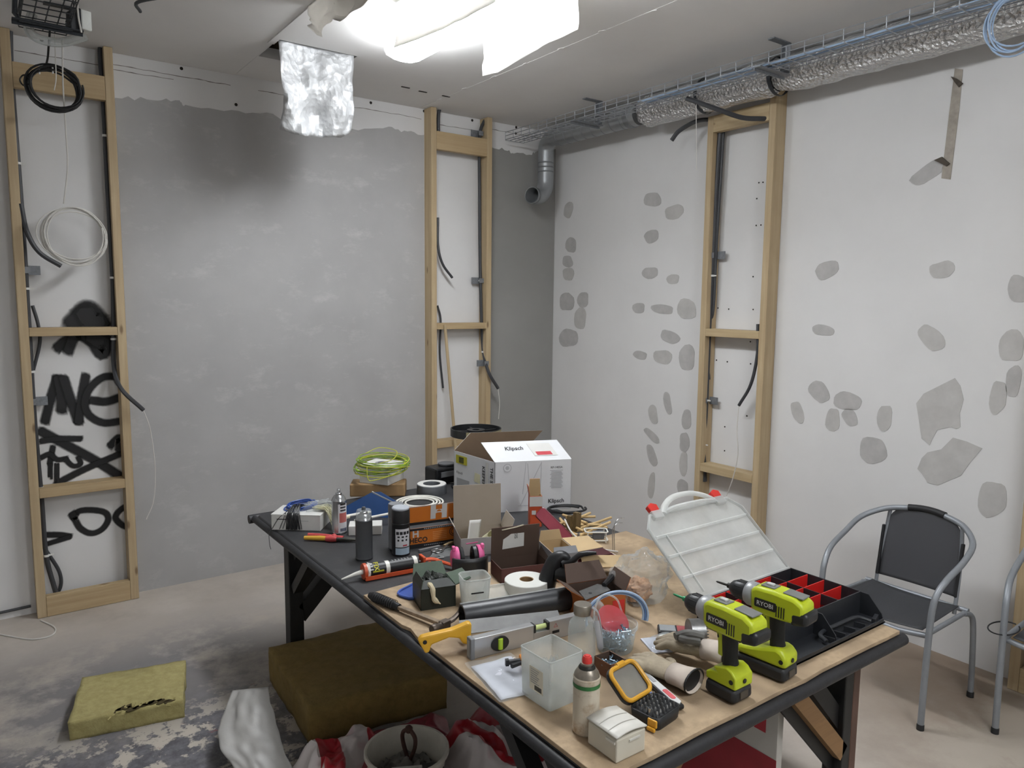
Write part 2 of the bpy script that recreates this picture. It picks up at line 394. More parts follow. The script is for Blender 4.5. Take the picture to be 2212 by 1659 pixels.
for i, e in enumerate(Z7): patch([(1700+x*.422, 500+y*.422) for x, y in blob(*e, n=20, j=.06, seed=50+i)], fill_b if i % 2 else fill_a)
for poly in ([(860, 750), (888, 790), (905, 860), (885, 930), (888, 1000), (868, 1012), (840, 1000), (770, 1015), (745, 1060), (730, 1095), (705, 1070), (690, 1060), (675, 960), (662, 880), (700, 830), (760, 800), (800, 780)],
             [(850, 1055), (920, 1075), (1000, 1110), (940, 1180), (890, 1250), (840, 1270), (770, 1300), (720, 1285), (690, 1240), (668, 1215), (690, 1160), (720, 1130), (790, 1115)]):
    patch([(1700+x*.422, 500+y*.422) for x, y in poly], fill_b)
tape = mat('old_tape', '9d958a', .6, var=.18, scale=30)
patch([(1140+x*.4846, y*.4846) for x, y in [(1905, 305), (1940, 310), (1925, 480), (1885, 800), (1845, 795), (1880, 500)]], tape, 'paper_tape', .003)
patch([(1140+x*.4846, y*.4846) for x, y in blob(1785, 768, 80, 36, -35, 18, .1, 3)], fill_a)
rusty = mat('rust_scrap', '4c453d', .9, var=.3, scale=60)
patch([(1140+x*.4846, y*.4846) for x, y in [(1890, 342), (1915, 352), (1942, 372), (1925, 390), (1905, 365)]], rusty, 'torn_scrap', .012)
patch([(1140+x*.4846, y*.4846) for x, y in [(1815, 715), (1850, 700), (1885, 730), (1870, 742), (1830, 722)]], rusty, 'torn_scrap', .012)
for x, y in [(1030, 33), (1050, 31), (1020, 110), (1017, 240), (1040, 238), (1002, 488), (832, 640), (884, 645), (1002, 647), (989, 803), (825, 892), (877, 900), (990, 910), (972, 1162), (865, 1215), (864, 1331)]:
    p = atx(1180+x*.446, 380+y*.446, -.001); m = MB(); m.lathe([(.005, 0), (.0045, .0025)], 8, Matrix.Translation(p) @ Matrix.Rotation(R(-90), 4, 'Y')); m.build('screw_hole', dark_gap, wr)

# ------------------------------------------------------------------ spray paint on the wall inside the first frame
def spray_mat():
    t = NT('black_spray_paint'); at = t.new('ShaderNodeAttribute'); at.attribute_name = 'spray'
    n = t.noise(t.coord('Object'), 60, 4); f = t.math('ADD', at.outputs['Fac'], t.math('MULTIPLY', t.math('SUBTRACT', n, .5), .25))
    fac = t.ramp(f, .05, .62); tr = t.new('ShaderNodeBsdfTransparent'); mx = t.new('ShaderNodeMixShader')
    t.b.inputs['Base Color'].default_value = srgb('121214'); t.b.inputs['Roughness'].default_value = .6
    t.link(fac, mx.inputs[0]); t.link(tr.outputs[0], mx.inputs[1]); t.link(t.b.outputs[0], mx.inputs[2]); t.link(mx.outputs[0], t.o.inputs[0]); return t.m
SP = spray_mat()
def graffito(strokes):
    vs, fs, dens = [], [], []; lay = .0012
    for pts, wd in strokes:
        lay += .0004
        P = smooth_path([aty(x*.458, 640+y*.458, -lay) for x, y in pts], 5) if len(pts) > 2 else [aty(x*.458, 640+y*.458, -lay) for x, y in pts]
        if len(P) == 2: P = [P[0].lerp(P[1], k/5) for k in range(6)]
        for i in range(len(P)):
            P[i] = V((P[i].x, -lay, P[i].z))
        n = len(P); hw = wd*.458/360*1.12
        ext0 = (P[0]-P[1]).normalized()*hw*.8; ext1 = (P[-1]-P[-2]).normalized()*hw*.8
        P = [P[0]+ext0]+P+[P[-1]+ext1]; n = len(P); k = len(vs)
        for i, p in enumerate(P):
            d = (P[min(i+1, n-1)]-P[max(i-1, 0)]).normalized(); nn = V((-d.z, 0, d.x))
            for q, dv in ((-1, 0), (-.5, .7), (0, 1), (.5, .7), (1, 0)):
                vs.append(p+nn*hw*q); dens.append(0 if i in (0, n-1) else dv)
        fs += [(k+i*5+j, k+(i+1)*5+j, k+(i+1)*5+j+1, k+i*5+j+1) for i in range(n-1) for j in range(4)]
    mb = MB(); mb.add(vs, fs); o = mb.build('graffiti', SP, wb, smooth=0)
    a = o.data.attributes.new('spray', 'FLOAT', 'POINT')
    for i, d in enumerate(dens): a.data[i].value = d
    return o
graffito([([(335, 135), (375, 95), (410, 60), (445, 85), (480, 135)], 46), ([(400, 75), (430, 120), (470, 130)], 50)])
graffito([([(270, 245), (320, 205), (370, 185)], 26), ([(320, 260), (345, 195)], 26), ([(400, 190), (440, 220), (480, 275), (505, 235), (510, 195)], 30), ([(430, 190), (470, 215)], 40)])
graffito([([(212, 592), (240, 480), (270, 385)], 22), ([(275, 385), (290, 470), (290, 540)], 26), ([(300, 385), (330, 480), (370, 590)], 24), ([(370, 595), (385, 480), (405, 375)], 22),
          ([(430, 490), (500, 497), (565, 478)], 22), ([(565, 410), (540, 380), (480, 385), (420, 440), (400, 510), (425, 565), (490, 597), (565, 590)], 20)])
graffito([([(190, 635), (330, 710), (450, 775), (560, 845)], 24), ([(265, 885), (400, 815), (575, 740)], 18), ([(195, 683), (280, 672), (380, 672)], 16), ([(250, 710), (235, 790)], 14),
          ([(195, 760), (235, 745), (270, 770), (315, 765)], 14), ([(310, 770), (345, 800), (380, 790), (370, 760)], 13), ([(520, 705), (565, 665), (560, 725)], 20)] +
         [([(x, 790), (x, 850+10*i)], 6) for i, x in enumerate((232, 243, 262, 275))])
graffito([([(350, 1045), (370, 1015), (430, 1008), (495, 1020), (510, 1055), (480, 1100), (430, 1118), (380, 1095), (352, 1050)], 16), ([(335, 1035), (350, 1025)], 18), ([(600, 985), (560, 1015), (545, 1045), (570, 1075), (600, 1090)], 16),
          ([(215, 1125), (280, 1125), (330, 1132)], 16), ([(330, 1135), (280, 1150), (215, 1170)], 14)])

# ================================================================== wooden frames on the walls
pine = wood('pine', 'a48e6d', 'c3b08e', 2); pine_x = wood('pine_x', 'a28a66', 'c0ab87', 0); pine_y = wood('pine_y', 'a58f6c', 'c4b18d', 1)
tie_m = mat('cable_tie_white', 'dcdcd8', .4); conduit_m = mat('conduit_grey', '3a3b3e', .5, var=.1); zinc = mat('zinc_bracket', '7d8084', .45, .35, var=.2, scale=80)
zinc_d = mat('zinc_dark', '3d4044', .45, .6, var=.2, scale=50); black_rub = mat('black_rubber', '18181a', .5); wire_white = mat('cable_white', 'cfccc6', .45); wire_blue = mat('cable_blue', '9fb6d2', .45)
DP = .11
def lumber(parent, name, c, d, m, seed=0):
    return MB().box(c, d).build(name, m, parent, smooth=0, bevel=.003)
def wall_frame(label, studs, rungs, side, group='wooden wall frames'):
    loc = (sum(studs)/2, -DP/2, 0) if side == 'b' else (-DP/2, sum(studs)/2, 0)
    t = thing('wooden_wall_frame', label, 'wall frame', loc, 0, group); c = sum(studs)/2; w = abs(studs[1]-studs[0])
    for s_, top in zip(studs, (H-.003, H-.003) if side == 'b' else (H-.20, H-.125)):
        q = s_-c
        lumber(t, 'stud', ((q, 0, top/2+.001) if side == 'b' else (0, q, top/2+.001)), (.045, DP-.004, top) if side == 'b' else (DP-.004, .045, top), pine)
    for z0, z1, dp in rungs:
        d = w-.046; off = -(DP-.004-dp)/2
        if side == 'b': lumber(t, 'rung', (0, off, (z0+z1)/2+.001), (d, dp, z1-z0), pine_x)
        else: lumber(t, 'rung', (off, 0, (z0+z1)/2+.001), (dp, d, z1-z0), pine_y)
    return t
RUN = [(0, .12, .045), (.69, .745, .10), (1.595, 1.642, .10), (2.905, 3.035, .045)]
wall_frame('pine stud frame around the white wall bay with black graffiti', (-3.783, -3.308), RUN, 'b')
wall_frame('pine stud frame on the grey wall behind the cable drum', (-1.226, -.737), RUN, 'b')
wall_frame('pine stud frame on the white wall under the foil duct', (-1.695, -2.152), [(0, .12, .045), (.69, .743, .10), (1.595, 1.644, .10), (2.895, 3.0, .045)], 'r')
# fourth frame, only its first stud shows beside the second chair
f4 = wall_frame('pine stud frame partly hidden behind the second chair', (-3.625, -4.10), [(0, .12, .045), (.69, .743, .10), (1.595, 1.644, .10)], 'r')

def conduit(label, pts, r=.0125, m=None, name='conduit', cat='conduit', ties=(), clips=(), axis='b', group='grey conduits on the frames', k=6):
    P = smooth_path(pts, k); t = thing(name, label, cat, P[0], 0, group); o0 = V(P[0])
    MB().tube([p-o0 for p in P], r, 8).build('pipe', m or conduit_m, t)
    for f in ties:
        p = P[min(int(f*(len(P)-1)), len(P)-1)]-o0; mm = MB()
        mm.lathe([(r*1.0, -.006), (r*1.25, -.006), (r*1.25, .006), (r*1.0, .006)], 10, Matrix.Translation(p)); mm.box(p+(V((.022, -.0, 0)) if axis == 'b' else V((0, -.02, 0))), (.03, .006, .008) if axis == 'b' else (.006, .03, .008)); mm.build('cable_tie', tie_m, t)
    for f, sgn in clips:
        p = P[min(int(f*(len(P)-1)), len(P)-1)]-o0; mm = MB()
        if axis == 'b': mm.box(p+V((sgn*.035, .02, 0)), (.07, .003, .05)); mm.box(p+V((0, -r-.002, 0)), (.04, .004, .035))
        else: mm.box(p+V((.02, sgn*.04, 0)), (.003, .08, .05)); mm.box(p+V((-r-.002, 0, 0)), (.004, .04, .035))
        mm.build('fixing_clip', zinc, t, smooth=0)
    return t
Yb = -.055
def Bp(*px, y=Yb): return [aty(a, b, y) for a, b in px]
def Rp(*px, x=-.055): return [atx(a, b, x) for a, b in px]
conduit('grey conduit along the left stud of the graffiti bay', Bp((22, 60), (24, 150), (35, 300), (48, 470), (62, 700), (74, 900), (90, 1080), (100, 1200), (122, 1285)), ties=(.13, .3, .46, .58, .74, .88), clips=((.16, 1), (.44, 1), (.62, 1)))
conduit('grey conduit curling out of the graffiti bay below the white cable coil', Bp((45, 440), (58, 500), (85, 545), (132, 575), y=-.10))
conduit('grey conduit bowing off the left stud at the lower rung of the graffiti bay', Bp((70, 660), (82, 700), (86, 740), (72, 800), y=-.035), .009)
conduit('grey conduit looping on the floor of the graffiti bay', Bp((100, 1190), (128, 1235), (130, 1270), (108, 1300), y=-.03), .010)
conduit('grey conduit along the right stud of the graffiti bay bending out over it', Bp((226, 72), (216, 110), (222, 200), (232, 400), (243, 600), (245, 700), (246, 790)) + Bp((262, 840), (310, 886), y=-.17), ties=(.1, .33, .5, .68))
conduit('thin white cable hanging from the conduit end beside the graffiti frame', Bp((310, 886), (325, 930), (335, 1010), (332, 1080), (316, 1122), y=-.17), .0025, wire_white, 'cable', 'cable', group='loose cables')
conduit('black conduit stub leaving the ceiling over the left stud of the middle frame', Bp((966, 215), (952, 232), (947, 250)) + Bp((947, 300)), .013, group=None)
conduit('grey conduit curling out of the upper bay of the middle frame', Bp((946, 470), (946, 530), (956, 570), (977, 600), y=-.09), .010)
conduit('grey conduit dropping behind the rung of the middle frame', Bp((945, 660), (952, 692), (950, 760), (957, 838), y=-.03), .008)
conduit('grey conduit along the right stud of the middle frame bending out below its rung', Bp((1068, 237), (1046, 262), (1036, 300), (1036, 420), (1037, 560), (1040, 690), (1044, 760)) + Bp((1056, 805), (1076, 839), y=-.16), ties=(.1, .3, .55, .75), clips=((.24, -1), (.55, -1), (.83, -1)))
conduit('thin white cable hanging from the conduit end of the middle frame', Bp((1076, 840), (1079, 870), (1077, 905), y=-.16), .0025, wire_white, 'cable', 'cable', group='loose cables')
conduit('thick grey conduit along the left stud of the frame under the duct', Rp((1556, 284), (1548, 400), (1542, 530), (1534, 660), (1529, 780), (1524, 900), (1520, 960), (1522, 1040)), .016, ties=(.02, .36, .52, .68, .88), clips=((.33, -1), (.68, -1)), axis='r')
conduit('thin grey conduit beside the thick one in the frame under the duct', Rp((1563, 284), (1556, 400), (1548, 530), (1541, 668), (1532, 700), (1530, 780), (1532, 820), x=-.045), .009, axis='r')
conduit('grey conduit curling off the right stud of the frame under the duct', Rp((1637, 700), (1636, 765), (1622, 830), (1596, 876), x=-.09), .010, axis='r')
conduit('thin pale cable hanging down past the lower rung of the frame under the duct', Rp((1596, 878), (1592, 930), (1594, 980), (1584, 1030), (1568, 1075), x=-.14), .003, wire_white, 'cable', 'cable', group='loose cables')
# wooden stick leaning in the middle frame
a, b = aty(961, 702, -.13), aty(987, 1000, -.2)
m = MB(); m.tube([V((0, 0, 0)), a-b], .012, 8); tag(m.build('wooden_stick', pine), 'slim wooden stick leaning on the rung of the middle frame', 'stick').location = b

# ================================================================== lamp and torn film on the ceiling
lamp_m = mat('lamp_diffuser', 'f7fbff', .3, var=0, emit=LAMP); lamp_body = mat('lamp_housing', 'd8d8d6', .4)
def lamp(label, x, y, L=1.52, g='ceiling lamps'):
    t = thing('fluorescent_lamp', label, 'lamp', (x, y, H), 0, g)
    MB().box((0, 0, -.016), (.12, L, .03)).build('housing', lamp_body, t, smooth=0, bevel=.004)
    prof = [(-.062, -.032), (-.095, -.055), (-.108, -.080), (-.095, -.106), (-.05, -.122), (0, -.126), (.05, -.122), (.095, -.106), (.108, -.080), (.095, -.055), (.062, -.032)]
    n = len(prof); mb = MB(); ys = (-L/2+.02, L/2-.02)
    mb.add([(px, yy, pz) for yy in ys for px, pz in prof], [(i, i+1, n+i+1, n+i) for i in range(n-1)]+[tuple(range(n)), tuple(reversed(range(n, 2*n)))]+[(0, n, 2*n-1, n-1)])
    mb.build('diffuser', lamp_m, t, smooth=60)
    for sy in (-1, 1): MB().box((0, sy*(L/2-.008), -.045), (.13, .016, .03)).build('end_cap', lamp_body, t, smooth=0, bevel=.004)
    return t
lamp('white fluorescent lamp glowing on the ceiling beside the torn film', -2.07, -1.22-.76)
# unseen second fitting, added to light the faces turned to the viewer
lamp('unseen white fluorescent lamp added over the near end of the room', -2.5, -5.5)
# ------------------------------------------------------------------ torn film and foil hanging from the ceiling
def film_mat(name, col, stain=None):
    m = mat(name, col, .6, var=.05, scale=6, stain=stain); nt = m.node_tree; b = nt.nodes['Principled BSDF']; tl = nt.nodes.new('ShaderNodeBsdfTranslucent'); mx = nt.nodes.new('ShaderNodeMixShader')
    mx.inputs[0].default_value = .45; nt.links.new(b.inputs[0].links[0].from_socket, tl.inputs[0]); nt.links.new(b.outputs[0], mx.inputs[1]); nt.links.new(tl.outputs[0], mx.inputs[2])
    nt.links.new(mx.outputs[0], nt.nodes['Material Output'].inputs[0]); return m
film = film_mat('ceiling_film', 'd8d6d2')
def hanging(name, label, cat, top, u, bottoms, m, wob=.01, seed=0, group=None, solid=.0016, curl=0.0, nv=14, topz=None):
    """sheet hanging from a line: top start point, run vector u, list of drops sampled along u"""
    rr = random.Random(seed); n = len(bottoms)-1; top = V(top); u = V(u); nrm = V((-u.y, u.x, 0)).normalized(); nu = max(16, n*3)
    def fn(a, b):
        i = min(int(a*n), n-1); f = a*n-i; d = bottoms[i]*(1-f)+bottoms[i+1]*f
        p = u*a+V((0, 0, -d*b))
        q = mnoise.noise(V((a*3.0+seed, b*2.5, seed*.7)))*wob*2+mnoise.noise(V((a*9+seed, b*7, 3)))*wob*.6
        return p+nrm*(q*(.25+b)+curl*b*b)
    mb = MB(); mb.grid(fn, nu, nv); o = mb.build(name, m, None, smooth=35, solid=solid); o.location = top
    return tag(o, label, cat, group)
a = atx(1040, 95, -1.80); b = atx(1183, 10, -1.80)
u = V((0, -.74, 0)); yy = a.y
hanging('torn_film', 'torn white film flap hanging beside the glowing lamp', 'film', (-1.80, atx(1044, 150, -1.80).y, H-.001), u,
        [H-atx(1046, 163, -1.80).z, H-atx(1075, 158, -1.80).z, H-atx(1100, 140, -1.80).z, H-atx(1130, 122, -1.80).z, H-atx(1160, 104, -1.80).z, H-atx(1183, 92, -1.80).z], film, .008, 1, 'torn film on the ceiling')
hanging('torn_film', 'white film sheet hanging behind the glowing lamp', 'film', (-2.30, -1.62, H-.001), (.03, -.8, 0), [.20, .21, .22, .22, .23, .23], film, .008, 2, 'torn film on the ceiling')
ya, yb_ = atx(668, 60, -2.62).y, atx(800, 5, -2.62).y; hanging('torn_film', 'spotted torn white film strip hanging ahead of the foil hole', 'film', (-2.62, ya, H-.001), (.0, yb_-ya, 0), [H-atx(px_, py_, -2.62).z for px_, py_ in ((668, 58), (682, 74), (697, 78), (708, 52), (726, 38), (742, 42), (757, 26), (772, 14), (786, 2), (800, -8))], film_mat('spotted_film', 'd2cfca', (34, .68, .71, '4a3a2c')), .022, 5, 'torn film on the ceiling')
def foil_mat(name, col, rough, metal, bs, st):
    t = NT(name); v = t.coord('Object'); n1 = t.noise(v, bs, 5, .6); vo = t.new('ShaderNodeTexVoronoi'); t.link(v, vo.inputs['Vector']); vo.inputs['Scale'].default_value = bs*1.6
    t.b.inputs['Base Color'].default_value = srgb(col); t.b.inputs['Roughness'].default_value = rough; t.b.inputs['Metallic'].default_value = metal
    t.bump(t.math('ADD', n1, t.math('MULTIPLY', vo.outputs['Distance'], .7)), st, .02); return t.m
foil = foil_mat('foil_hanging', 'bdbebf', .55, .45, 20, .35); foil_duct = foil_mat('foil_duct', 'dcdcdc', .20, .85, 34, 1.0)
hanging('insulation_foil', 'crumpled silver foil sheet hanging out of the ceiling hole', 'foil', (HX0+.01, -.775, H+.06), (.43, .0, 0), [.52, .54, .55, .53, .52, .52, .51, .47], foil, .05, 9, None, .001, 0, 26)

# ------------------------------------------------------------------ ventilation duct by the right wall
steel = mat('duct_steel', '9b9ea0', .4, .45, var=.1, scale=6); steel_d = mat('duct_seam', '85888a', .45, .4)
DX, DZ, DR = -.23, 3.092, .072
dt = thing('ventilation_duct', 'steel spiral duct with a foil wrapped length along the right wall', 'duct', (DX, -1.2, DZ), 0)
MB().lathe([(DR, .0), (DR, .88)], 28, Matrix.Translation(V((0, 1.2-.30, 0))) @ Matrix.Rotation(R(90), 4, 'X')).build('spiral_pipe', steel, dt)
for k in range(8):
    MB().lathe([(DR, -.003), (DR+.003, 0), (DR, .003)], 28, Matrix.Translation(V((0, 1.2-.34-.1*k, 0))) @ Matrix.Rotation(R(90), 4, 'X') @ Matrix.Rotation(.12, 4, 'Y'), False, False).build('spiral_seam', steel_d, dt)
el = smooth_path([(0, .90, 0), (0, .98, -.005), (.005, 1.04, -.05), (.01, 1.055, -.12), (.01, 1.055, -.28), (.0, 1.05, -.375), (-.05, 1.04, -.435), (-.12, 1.02, -.452), (-.17, 1.0, -.452)], 6)
MB().tube(el, .062, 24, caps=False).build('elbow', steel, dt, solid=.003)
MB().tube([el[-1]+V((.03, .01, 0)), el[-1]], .0655, 24, caps=False).build('collar', steel_d, dt, solid=.003)
MB().tube([el[0]+V((0, -.03, 0)), el[2]], [DR+.002, .068, .064], 24, caps=False) if False else None
for z in (-.18, -.215, -.25): MB().lathe([(.063, -.006), (.066, 0), (.063, .006)], 24, Matrix.Translation(V((.01, 1.055, z))), False, False).build('crimp_ring', steel_d, dt)
MB().lathe([(DR, 0), (DR+.006, .004), (DR+.006, .05), (DR, .054)], 28, Matrix.Translation(V((0, .12, 0))) @ Matrix.Rotation(R(90), 4, 'X'), False, False).build('clamp_band', steel_d, dt)
def wrap(y0, y1, seed):
    def fn(a, b):
        th = 2*math.pi*b; y = y0+(y1-y0)*a; e = min(a, 1-a)
        r = .100*(1-.25*max(0, 1-e*18)**2)+.010*mnoise.noise(V((math.cos(th)*2.2, y*4.5, math.sin(th)*2.2+seed)))+.008*mnoise.noise(V((math.cos(th)*6, y*14, math.sin(th)*6+seed)))
        return V((r*math.cos(th), y, r*math.sin(th)*.98))
    mb = MB(); mb.grid(fn, int(abs(y1-y0)*46), 44); return mb
wrap(-.02, -1.06, 2).build('foil_wrap', foil_duct, dt, smooth=25); wrap(-1.07, -3.6, 5).build('foil_wrap', foil_duct, dt, smooth=25)
for y in (-.55, -1.07): MB().lathe([(.104, -.012), (.108, 0), (.104, .012)], 28, Matrix.Translation(V((0, y, 0))) @ Matrix.Rotation(R(90), 4, 'X'), False, False).build('strap', zinc_d, dt)

# ------------------------------------------------------------------ wire cable trays
tray_m = mat('tray_wire', 'a9adb3', .35, .7)
def wire_tray(label, x0, x1, z, y0, y1, m, step=.10, hgt=.055, r=.0026):
    t = thing('wire_cable_tray', label, 'cable tray', ((x0+x1)/2, y0, z), 0, 'wire cable trays'); w = x1-x0
    n = 5; sec = [(-w/2, hgt), (-w/2, hgt/2)]+[(-w/2+w*i/(n-1), 0) for i in range(n)]+[(w/2, hgt/2), (w/2, hgt)]
    L = y1-y0
    mb = MB()
    for sx, sz in sec: mb.tube([(sx, 0, sz), (sx, L, sz)], r, 6)
    mb.build('long_wire', m, t)
    k = int(abs(L)/step)
    me = None
    for i in range(k+1):
        y = L*i/k
        if me is None:
            o = MB().tube([(-w/2, 0, hgt), (-w/2, 0, 0), (w/2, 0, 0), (w/2, 0, hgt)], r, 6).build('cross_wire', m, t); me = o.data; o.location = (0, y, -r*1.5)
        else:
            o = bpy.data.objects.new('cross_wire', me); COL.objects.link(o); o.parent = t; o.location = (0, y, -r*1.5)
    return t
TX0, TX1, TZ0 = -.60, -.42, 3.05
wire_tray('galvanised wire cable tray hung under the ceiling beside the foil duct', TX0, TX1, TZ0, -.12, -4.6, tray_m)
def c_bracket(label, x0, x1, y, z0, m):
    t = thing('tray_bracket', label, 'bracket', (x1, y, z0), 0, 'tray brackets')
    w = x1-x0
    MB().box((.004, 0, (H-z0)/2), (.006, .04, H-z0-.004)).box((-.012, .017, (H-z0)/2), (.03, .005, H-z0-.02)).build('upright', m, t, smooth=0)
    MB().box((-.07, 0, H-z0-.004), (.15, .04, .006)).build('ceiling_plate', m, t, smooth=0)
    MB().box((-w/2-.01, 0, -.006), (w+.05, .04, .006)).box((-w/2-.01, .018, -.014), (w+.05, .004, .018)).build('arm', m, t, smooth=0)
    return t
for lb, y in (('zinc bracket holding the wire tray near the duct elbow', -.95), ('zinc bracket holding the wire tray over the stud frame', -2.42), ('zinc bracket holding the far end of the wire tray', -4.2)):
    c_bracket(lb, TX0, TX1+.035, y, TZ0-.009, zinc)
for k in range(4):
    P = [V((TX0+.03+.03*k+.012*math.sin(i*1.3+k), -1.5-.25*i, TZ0+.008+.006*(k % 2)+.004*math.sin(i+k))) for i in range(12)]
    conduit('pale blue cable lying in the wire tray beside the duct', P, .0045, wire_blue, 'cable', 'cable', group='blue cables in the tray', k=3)
conduit('black conduit from the wire tray over the duct frame top', [V((-.44, -1.78, 3.04))] + [V((-.36, -1.93, 2.965)), V((-.22, -2.02, 2.915)), V((-.125, -2.09, 2.91)), V((-.06, -2.11, 2.915))], .014, axis='r', group=None)
conduit('black conduit stub bending down beside the duct frame top', [V((-.06, -1.66, 2.995)), V((-.13, -1.60, 2.985)), V((-.20, -1.52, 2.93)), V((-.23, -1.48, 2.87))], .014, axis='r', group=None)
conduit('thin white string hanging from the tray before the duct frame', [V((-.40, -1.82, 3.03)), V((-.40, -1.83, 2.85)), V((-.395, -1.84, 2.62))], .0022, wire_white, 'cable', 'cable', group='loose cables')
def coil(name, label, c, u, v, rx, ry, turns, r, m, spread, seed, lead=None, group='cable coils', ties=0, tiem=None):
    rr = random.Random(seed); t = thing(name, label, 'cable coil', c, 0, group); u, v = V(u), V(v); n = u.cross(v).normalized()
    mb = MB(); P = []
    for k in range(turns):
        a, b = rx*(1+rr.uniform(-spread, spread)), ry*(1+rr.uniform(-spread, spread)); ox, oy = rr.uniform(-spread, spread)*rx*.8, rr.uniform(-spread, spread)*ry*.8
        for i in range(28):
            th = 2*math.pi*i/28+.6; P.append(u*(ox+a*math.cos(th))+v*(oy+b*math.sin(th))+n*((k-turns/2)*r*.9+rr.uniform(-.3, .3)*r))
    # soften the steps between turns
    Q = [P[max(i-1, 0)]*.25+P[i]*.5+P[min(i+1, len(P)-1)]*.25 for i in range(len(P))]
    mb.tube(Q, r, 6); mb.build('loop', m, t)
    if lead: MB().tube([q-V(c) for q in smooth_path(lead, 6)], r, 6).build('lead', m, t)
    for k in range(ties):
        th = 1.6+k*.5; p = u*rx*math.cos(th)+v*ry*math.sin(th); mm = MB(); mm.tube([p+u*.0+V((0, 0, .012)), p+V((0, 0, -.03))], .004, 6); mm.build('tie', tiem or tie_m, t)
    return t
c = atx(2190, 48, -.62); coil('cable_coil', 'pale blue cable coil hanging from the tray by the right wall', c, (.35, -.94, 0), (0, 0, 1), .085, .115, 6, .0035, wire_blue, .12, 4)

# ------------------------------------------------------------------ tray, coils and junction box over the first frame
ty = -.62
wire_tray('dark wire cable tray over the graffiti frame', -3.74, -3.54, 3.118, ty+.16, -2.6, zinc_d, .085, .06, .003)
bt = c_bracket('dark zinc bracket under the wire tray over the graffiti frame', -3.74, -3.50, ty, 3.103, zinc_d)
MB().tube([(-.255, 0, .115), (-.262, 0, .02), (-.245, 0, -.004), (-.03, 0, -.004)], .011, 8).build('hook_bar', zinc_d, bt)
jb = thing('junction_box', 'white plastic junction box at the tray over the graffiti frame', 'junction box', aty(180, 45, ty+.03), .3)
MB().box((0, 0, 0), (.05, .07, .10)).build('body', mat('plastic_white', 'd2d4cf', .4), jb, smooth=0, bevel=.006); MB().box((-.045, -.0, -.02), (.05, .05, .09)).build('socket', mat('plastic_dark', '2b2d30', .5), jb, smooth=0, bevel=.004)
q = thing('flex_tube', 'clear flexible tube bending under the tray over the graffiti frame', 'tube', aty(70, 30, ty+.10)); o0 = aty(70, 30, ty+.10)
P = smooth_path([o0, aty(62, 60, ty+.1), aty(80, 82, ty+.12), aty(130, 92, ty+.15), aty(185, 78, ty+.15)], 8); MB().tube([x-o0 for x in P], .022, 12).build('tube_body', mat('clear_tube', 'c9ccca', .15, alpha=.30), q)
c = aty(118, 192, -.32); coil('cable_coil', 'black cable coil hanging before the top rung of the graffiti frame', c, (1, .1, 0), (0, 0, 1), .125, .105, 10, .005, black_rub, .12, 11, [aty(108, 62, -.5), aty(105, 100, -.4), aty(103, 125, -.34), aty(98, 147, -.32)], 'cable coils', 2)
MB().tube(smooth_path([aty(x, y, -.33)-c for x, y in [(68, 172), (52, 162), (43, 172), (50, 184), (62, 182)]], 6), .004, 6).build('end_loop', black_rub, bpy.data.objects['cable_coil.001'])
c = aty(160, 510, -.20); coil('cable_coil', 'white cable coil hanging in the bay above the graffiti', c, (1, .12, 0), (0, 0, 1), .155, .15, 8, .0038, wire_white, .10, 21, [aty(135, 85, -.45), aty(136, 180, -.3), aty(142, 280, -.22), aty(146, 360, -.2), aty(138, 440, -.2)])
conduit('white cable end hanging off the tray over the graffiti frame', [aty(166, 0, -.9), aty(170, 40, -.85), aty(176, 70, -.82)], .004, wire_white, 'cable', 'cable', group='loose cables')
conduit('thin clear cable hanging over the black cable coil', [aty(118, 75, -.45), aty(120, 130, -.36), aty(121, 170, -.34), aty(117, 195, -.34)], .0025, wire_white, 'cable', 'cable', group='loose cables')
conduit('dark cable end poking from the ceiling by the graffiti frame', [V((-3.18, -1.06, H+.0)), atz(297, 5, H-.04), atz(303, 25, H-.05)], .008, conduit_m, 'cable', 'cable', group='loose cables')
conduit('white cable loop lying on the floor before the graffiti frame', [atz(88, 1340, .004), atz(118, 1355, .004), atz(112, 1372, .004), atz(70, 1381, .004), atz(20, 1374, .004), atz(-40, 1362, .004)], .004, wire_white, 'cable', 'cable', group='loose cables')
conduit('dark cable along the foot of the back wall left of the graffiti frame', [V((-3.83, -.012, .05)), V((-4.1, -.012, .045)), V((-4.6, -.012, .05))], .008, conduit_m, 'cable', 'cable', group='loose cables')

